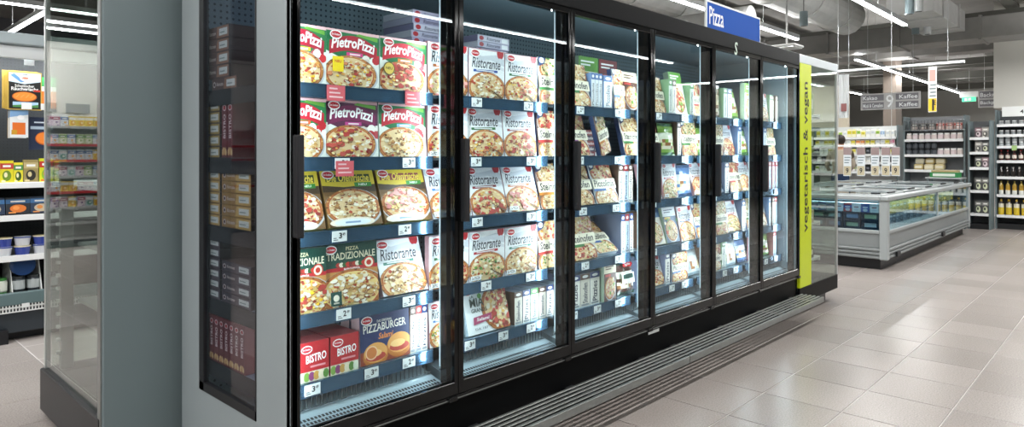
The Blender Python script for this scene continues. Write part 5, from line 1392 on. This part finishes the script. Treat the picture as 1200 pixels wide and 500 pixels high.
# ------------------------------------------------------------------ shopper half hidden behind the tags
def person():
    J = {'pelvis': (0, 0, .95), 'waist': (0, .0, 1.10), 'chest': (.05, 0, 1.32), 'neck': (.10, 0, 1.47), 'head0': (.12, 0, 1.55), 'head1': (.14, 0, 1.66),
         'hipL': (0, .09, .90), 'kneeL': (.03, .10, .50), 'ankL': (-.01, .10, .09), 'toeL': (.14, .11, .04), 'hipR': (0, -.09, .90), 'kneeR': (.05, -.10, .50), 'ankR': (.02, -.10, .09), 'toeR': (.17, -.11, .04),
         'shL': (.06, .18, 1.40), 'elL': (.12, .25, 1.14), 'wrL': (.34, .20, 1.06), 'shR': (.06, -.18, 1.40), 'elR': (.12, -.25, 1.14), 'wrR': (.34, -.20, 1.06)}
    RAD = {'pelvis': .15, 'waist': .135, 'chest': .155, 'neck': .055, 'head0': .075, 'head1': .095, 'hip': .10, 'knee': .065, 'ank': .045, 'toe': .035, 'sh': .07, 'el': .048, 'wr': .032}
    E = [('pelvis', 'waist'), ('waist', 'chest'), ('chest', 'neck'), ('neck', 'head0'), ('head0', 'head1')]
    for s_ in 'LR': E += [('pelvis', 'hip' + s_), ('hip' + s_, 'knee' + s_), ('knee' + s_, 'ank' + s_), ('ank' + s_, 'toe' + s_), ('chest', 'sh' + s_), ('sh' + s_, 'el' + s_), ('el' + s_, 'wr' + s_)]
    V = {k_: Vector(v) for k_, v in J.items()}; rad = {k_: RAD.get(k_, RAD.get(k_[:-1])) for k_ in J}
    for s_, sg in (('L', 1), ('R', -1)):     # five fingers on each hand
        w = V['wr' + s_]; V['palm' + s_] = w + Vector((.07, 0, -.01)); rad['palm' + s_] = .03; E.append(('wr' + s_, 'palm' + s_))
        for f in range(4):
            b = V['palm' + s_] + Vector((.03, (f - 1.5) * .02, .0)); L_ = (.05, .06, .056, .042)[f]
            V[f'k{f}{s_}'] = b; V[f't{f}{s_}'] = b + Vector((L_ * .8, 0, -L_ * .5)); rad[f'k{f}{s_}'] = .0095; rad[f't{f}{s_}'] = .008
            E += [('palm' + s_, f'k{f}{s_}'), (f'k{f}{s_}', f't{f}{s_}')]
        V['thumb' + s_] = V['palm' + s_] + Vector((.025, -sg * .05, .01)); rad['thumb' + s_] = .0095; E.append(('palm' + s_, 'thumb' + s_))
    names = list(V); me = bpy.data.meshes.new('person'); me.from_pydata([V[n] for n in names], [(names.index(a), names.index(b)) for a, b in E], [])
    o = bpy.data.objects.new('person', me); COL.objects.link(o)
    m = o.modifiers.new('skin', 'SKIN'); o.modifiers.new('sub', 'SUBSURF').levels = 2; o.modifiers['sub'].render_levels = 2
    for n, sv in zip(names, me.skin_vertices[0].data): sv.radius = (rad[n], rad[n]); sv.use_root = (n == 'pelvis')
    # cloth by body zone: jeans below the belt, beige top, skin on hands and head
    mm = bpy.data.materials.new('person_cloth'); mm.use_nodes = True; nt = mm.node_tree; b = nt.nodes['Principled BSDF']; N = nt.nodes.new; L = nt.links.new
    tc = N('ShaderNodeTexCoord'); sx = N('ShaderNodeSeparateXYZ'); L(tc.outputs['Object'], sx.inputs[0])
    r = N('ShaderNodeValToRGB'); r.color_ramp.interpolation = 'CONSTANT'; el = r.color_ramp.elements
    el[0].position = 0; el[0].color = lin(hx('#2a2420')) + (1,); el[1].position = .05; el[1].color = lin(hx('#243a5c')) + (1,)
    e = el.new(.53); e.color = lin(hx('#bfb2a0')) + (1,); e = el.new(.80); e.color = lin(hx('#c9997e')) + (1,)
    dv = N('ShaderNodeMath'); dv.operation = 'DIVIDE'; dv.inputs[1].default_value = 1.84; L(sx.outputs['Z'], dv.inputs[0]); L(dv.outputs[0], r.inputs[0])
    hand = N('ShaderNodeMath'); hand.operation = 'GREATER_THAN'; hand.inputs[1].default_value = .33; L(sx.outputs['X'], hand.inputs[0])
    mx = N('ShaderNodeMixRGB'); mx.inputs[2].default_value = lin(hx('#c9997e')) + (1,); L(hand.outputs[0], mx.inputs[0]); L(r.outputs[0], mx.inputs[1]); L(mx.outputs[0], b.inputs['Base Color']); setin(b, 'Roughness', .8)
    me.materials.append(mm)
    B = bmesh.new(); bmesh.ops.create_icosphere(B, subdivisions=3, radius=.11)
    for v in B.verts:
        v.co = Vector((v.co.x * .95 + .115, v.co.y * .9, v.co.z * 1.02 + 1.675))
        if v.co.x > .17 and v.co.z < 1.70: v.co.x = .17
        v.co += Vector((0, 0, .004 * math.sin(60 * v.co.y)))
    hm = bpy.data.meshes.new('hair'); B.to_mesh(hm); B.free(); hm.materials.append(mat('dark_hair', '#2c221c', .6, bump=.5, nscale=60)); put('hair', hm, o)
    k = MB()
    for y in (-.035, .035): k.tube((.225, y, 1.655), (.238, y, 1.655), .012, '#20160f', n=8)
    k.tube((.23, 0, 1.62), (.255, 0, 1.605), .014, '#c08f75', n=8, r2=.010); k.box((.222, -.025, 1.572), (.232, .025, 1.582), '#8f4a42'); k.build('face', CARD, o)
    return o
po = person(); pp = at(985, X=14.6); po.location = (pp.x, pp.y, 0); po.rotation_euler = (0, 0, math.radians(20))
tag(po, 'person in beige top and blue jeans standing at the drink shelf behind the tags', 'person')

# ------------------------------------------------------------------ tell look-alikes apart by counting from a thing beside them
def ordinal(n):
    if n < 18: return ORD[n]
    return 'nineteenth' if n == 18 else 'twentieth' if n == 19 else 'twenty-' + ORD[n - 20] if n < 29 else f'{n + 1}th'
ANCHOR = [('row of the bottle shelves', 'narrow shelf', 1, -1), ('upper jars of the fifth', 'narrow shelf', 1, -1), ('jars on the metal rack', 'narrow shelf', 1, 1), ('bread packs in', 'narrow shelf', 1, 1),
          ('wrapped loaves', 'narrow shelf', 1, 1), ('drink cartons', 'metal rack', 1, 1), ('boxes along the long', 'corner post', 0, 1), ('boxes on the crates', 'corner post', 1, 1),
          ('pouches on', 'bottle shelves', 1, 1), ('cooler', 'cooler wall', 0, 1), ('red-railed', 'pale wall edge', 0, -1)]
byl = {}
for o in list(bpy.data.objects):
    if o.parent is None and 'group' in o and 'label' in o: byl.setdefault((o['group'], o['label']), []).append(o)
for (g, l), os_ in byl.items():
    if len(os_) < 2: continue
    for key, word, ax, sg in ANCHOR:
        if key in g:
            os_.sort(key=lambda o: (o.location[ax] * sg, o.location[2]))
            for n, o in enumerate(os_):
                t = f'{l}, {ordinal(n)} from the {word}'
                if len(t.split()) > 16: t = f'{l}, {ordinal(n)} from {word}'
                if len(t.split()) <= 16: o['label'] = t
            break
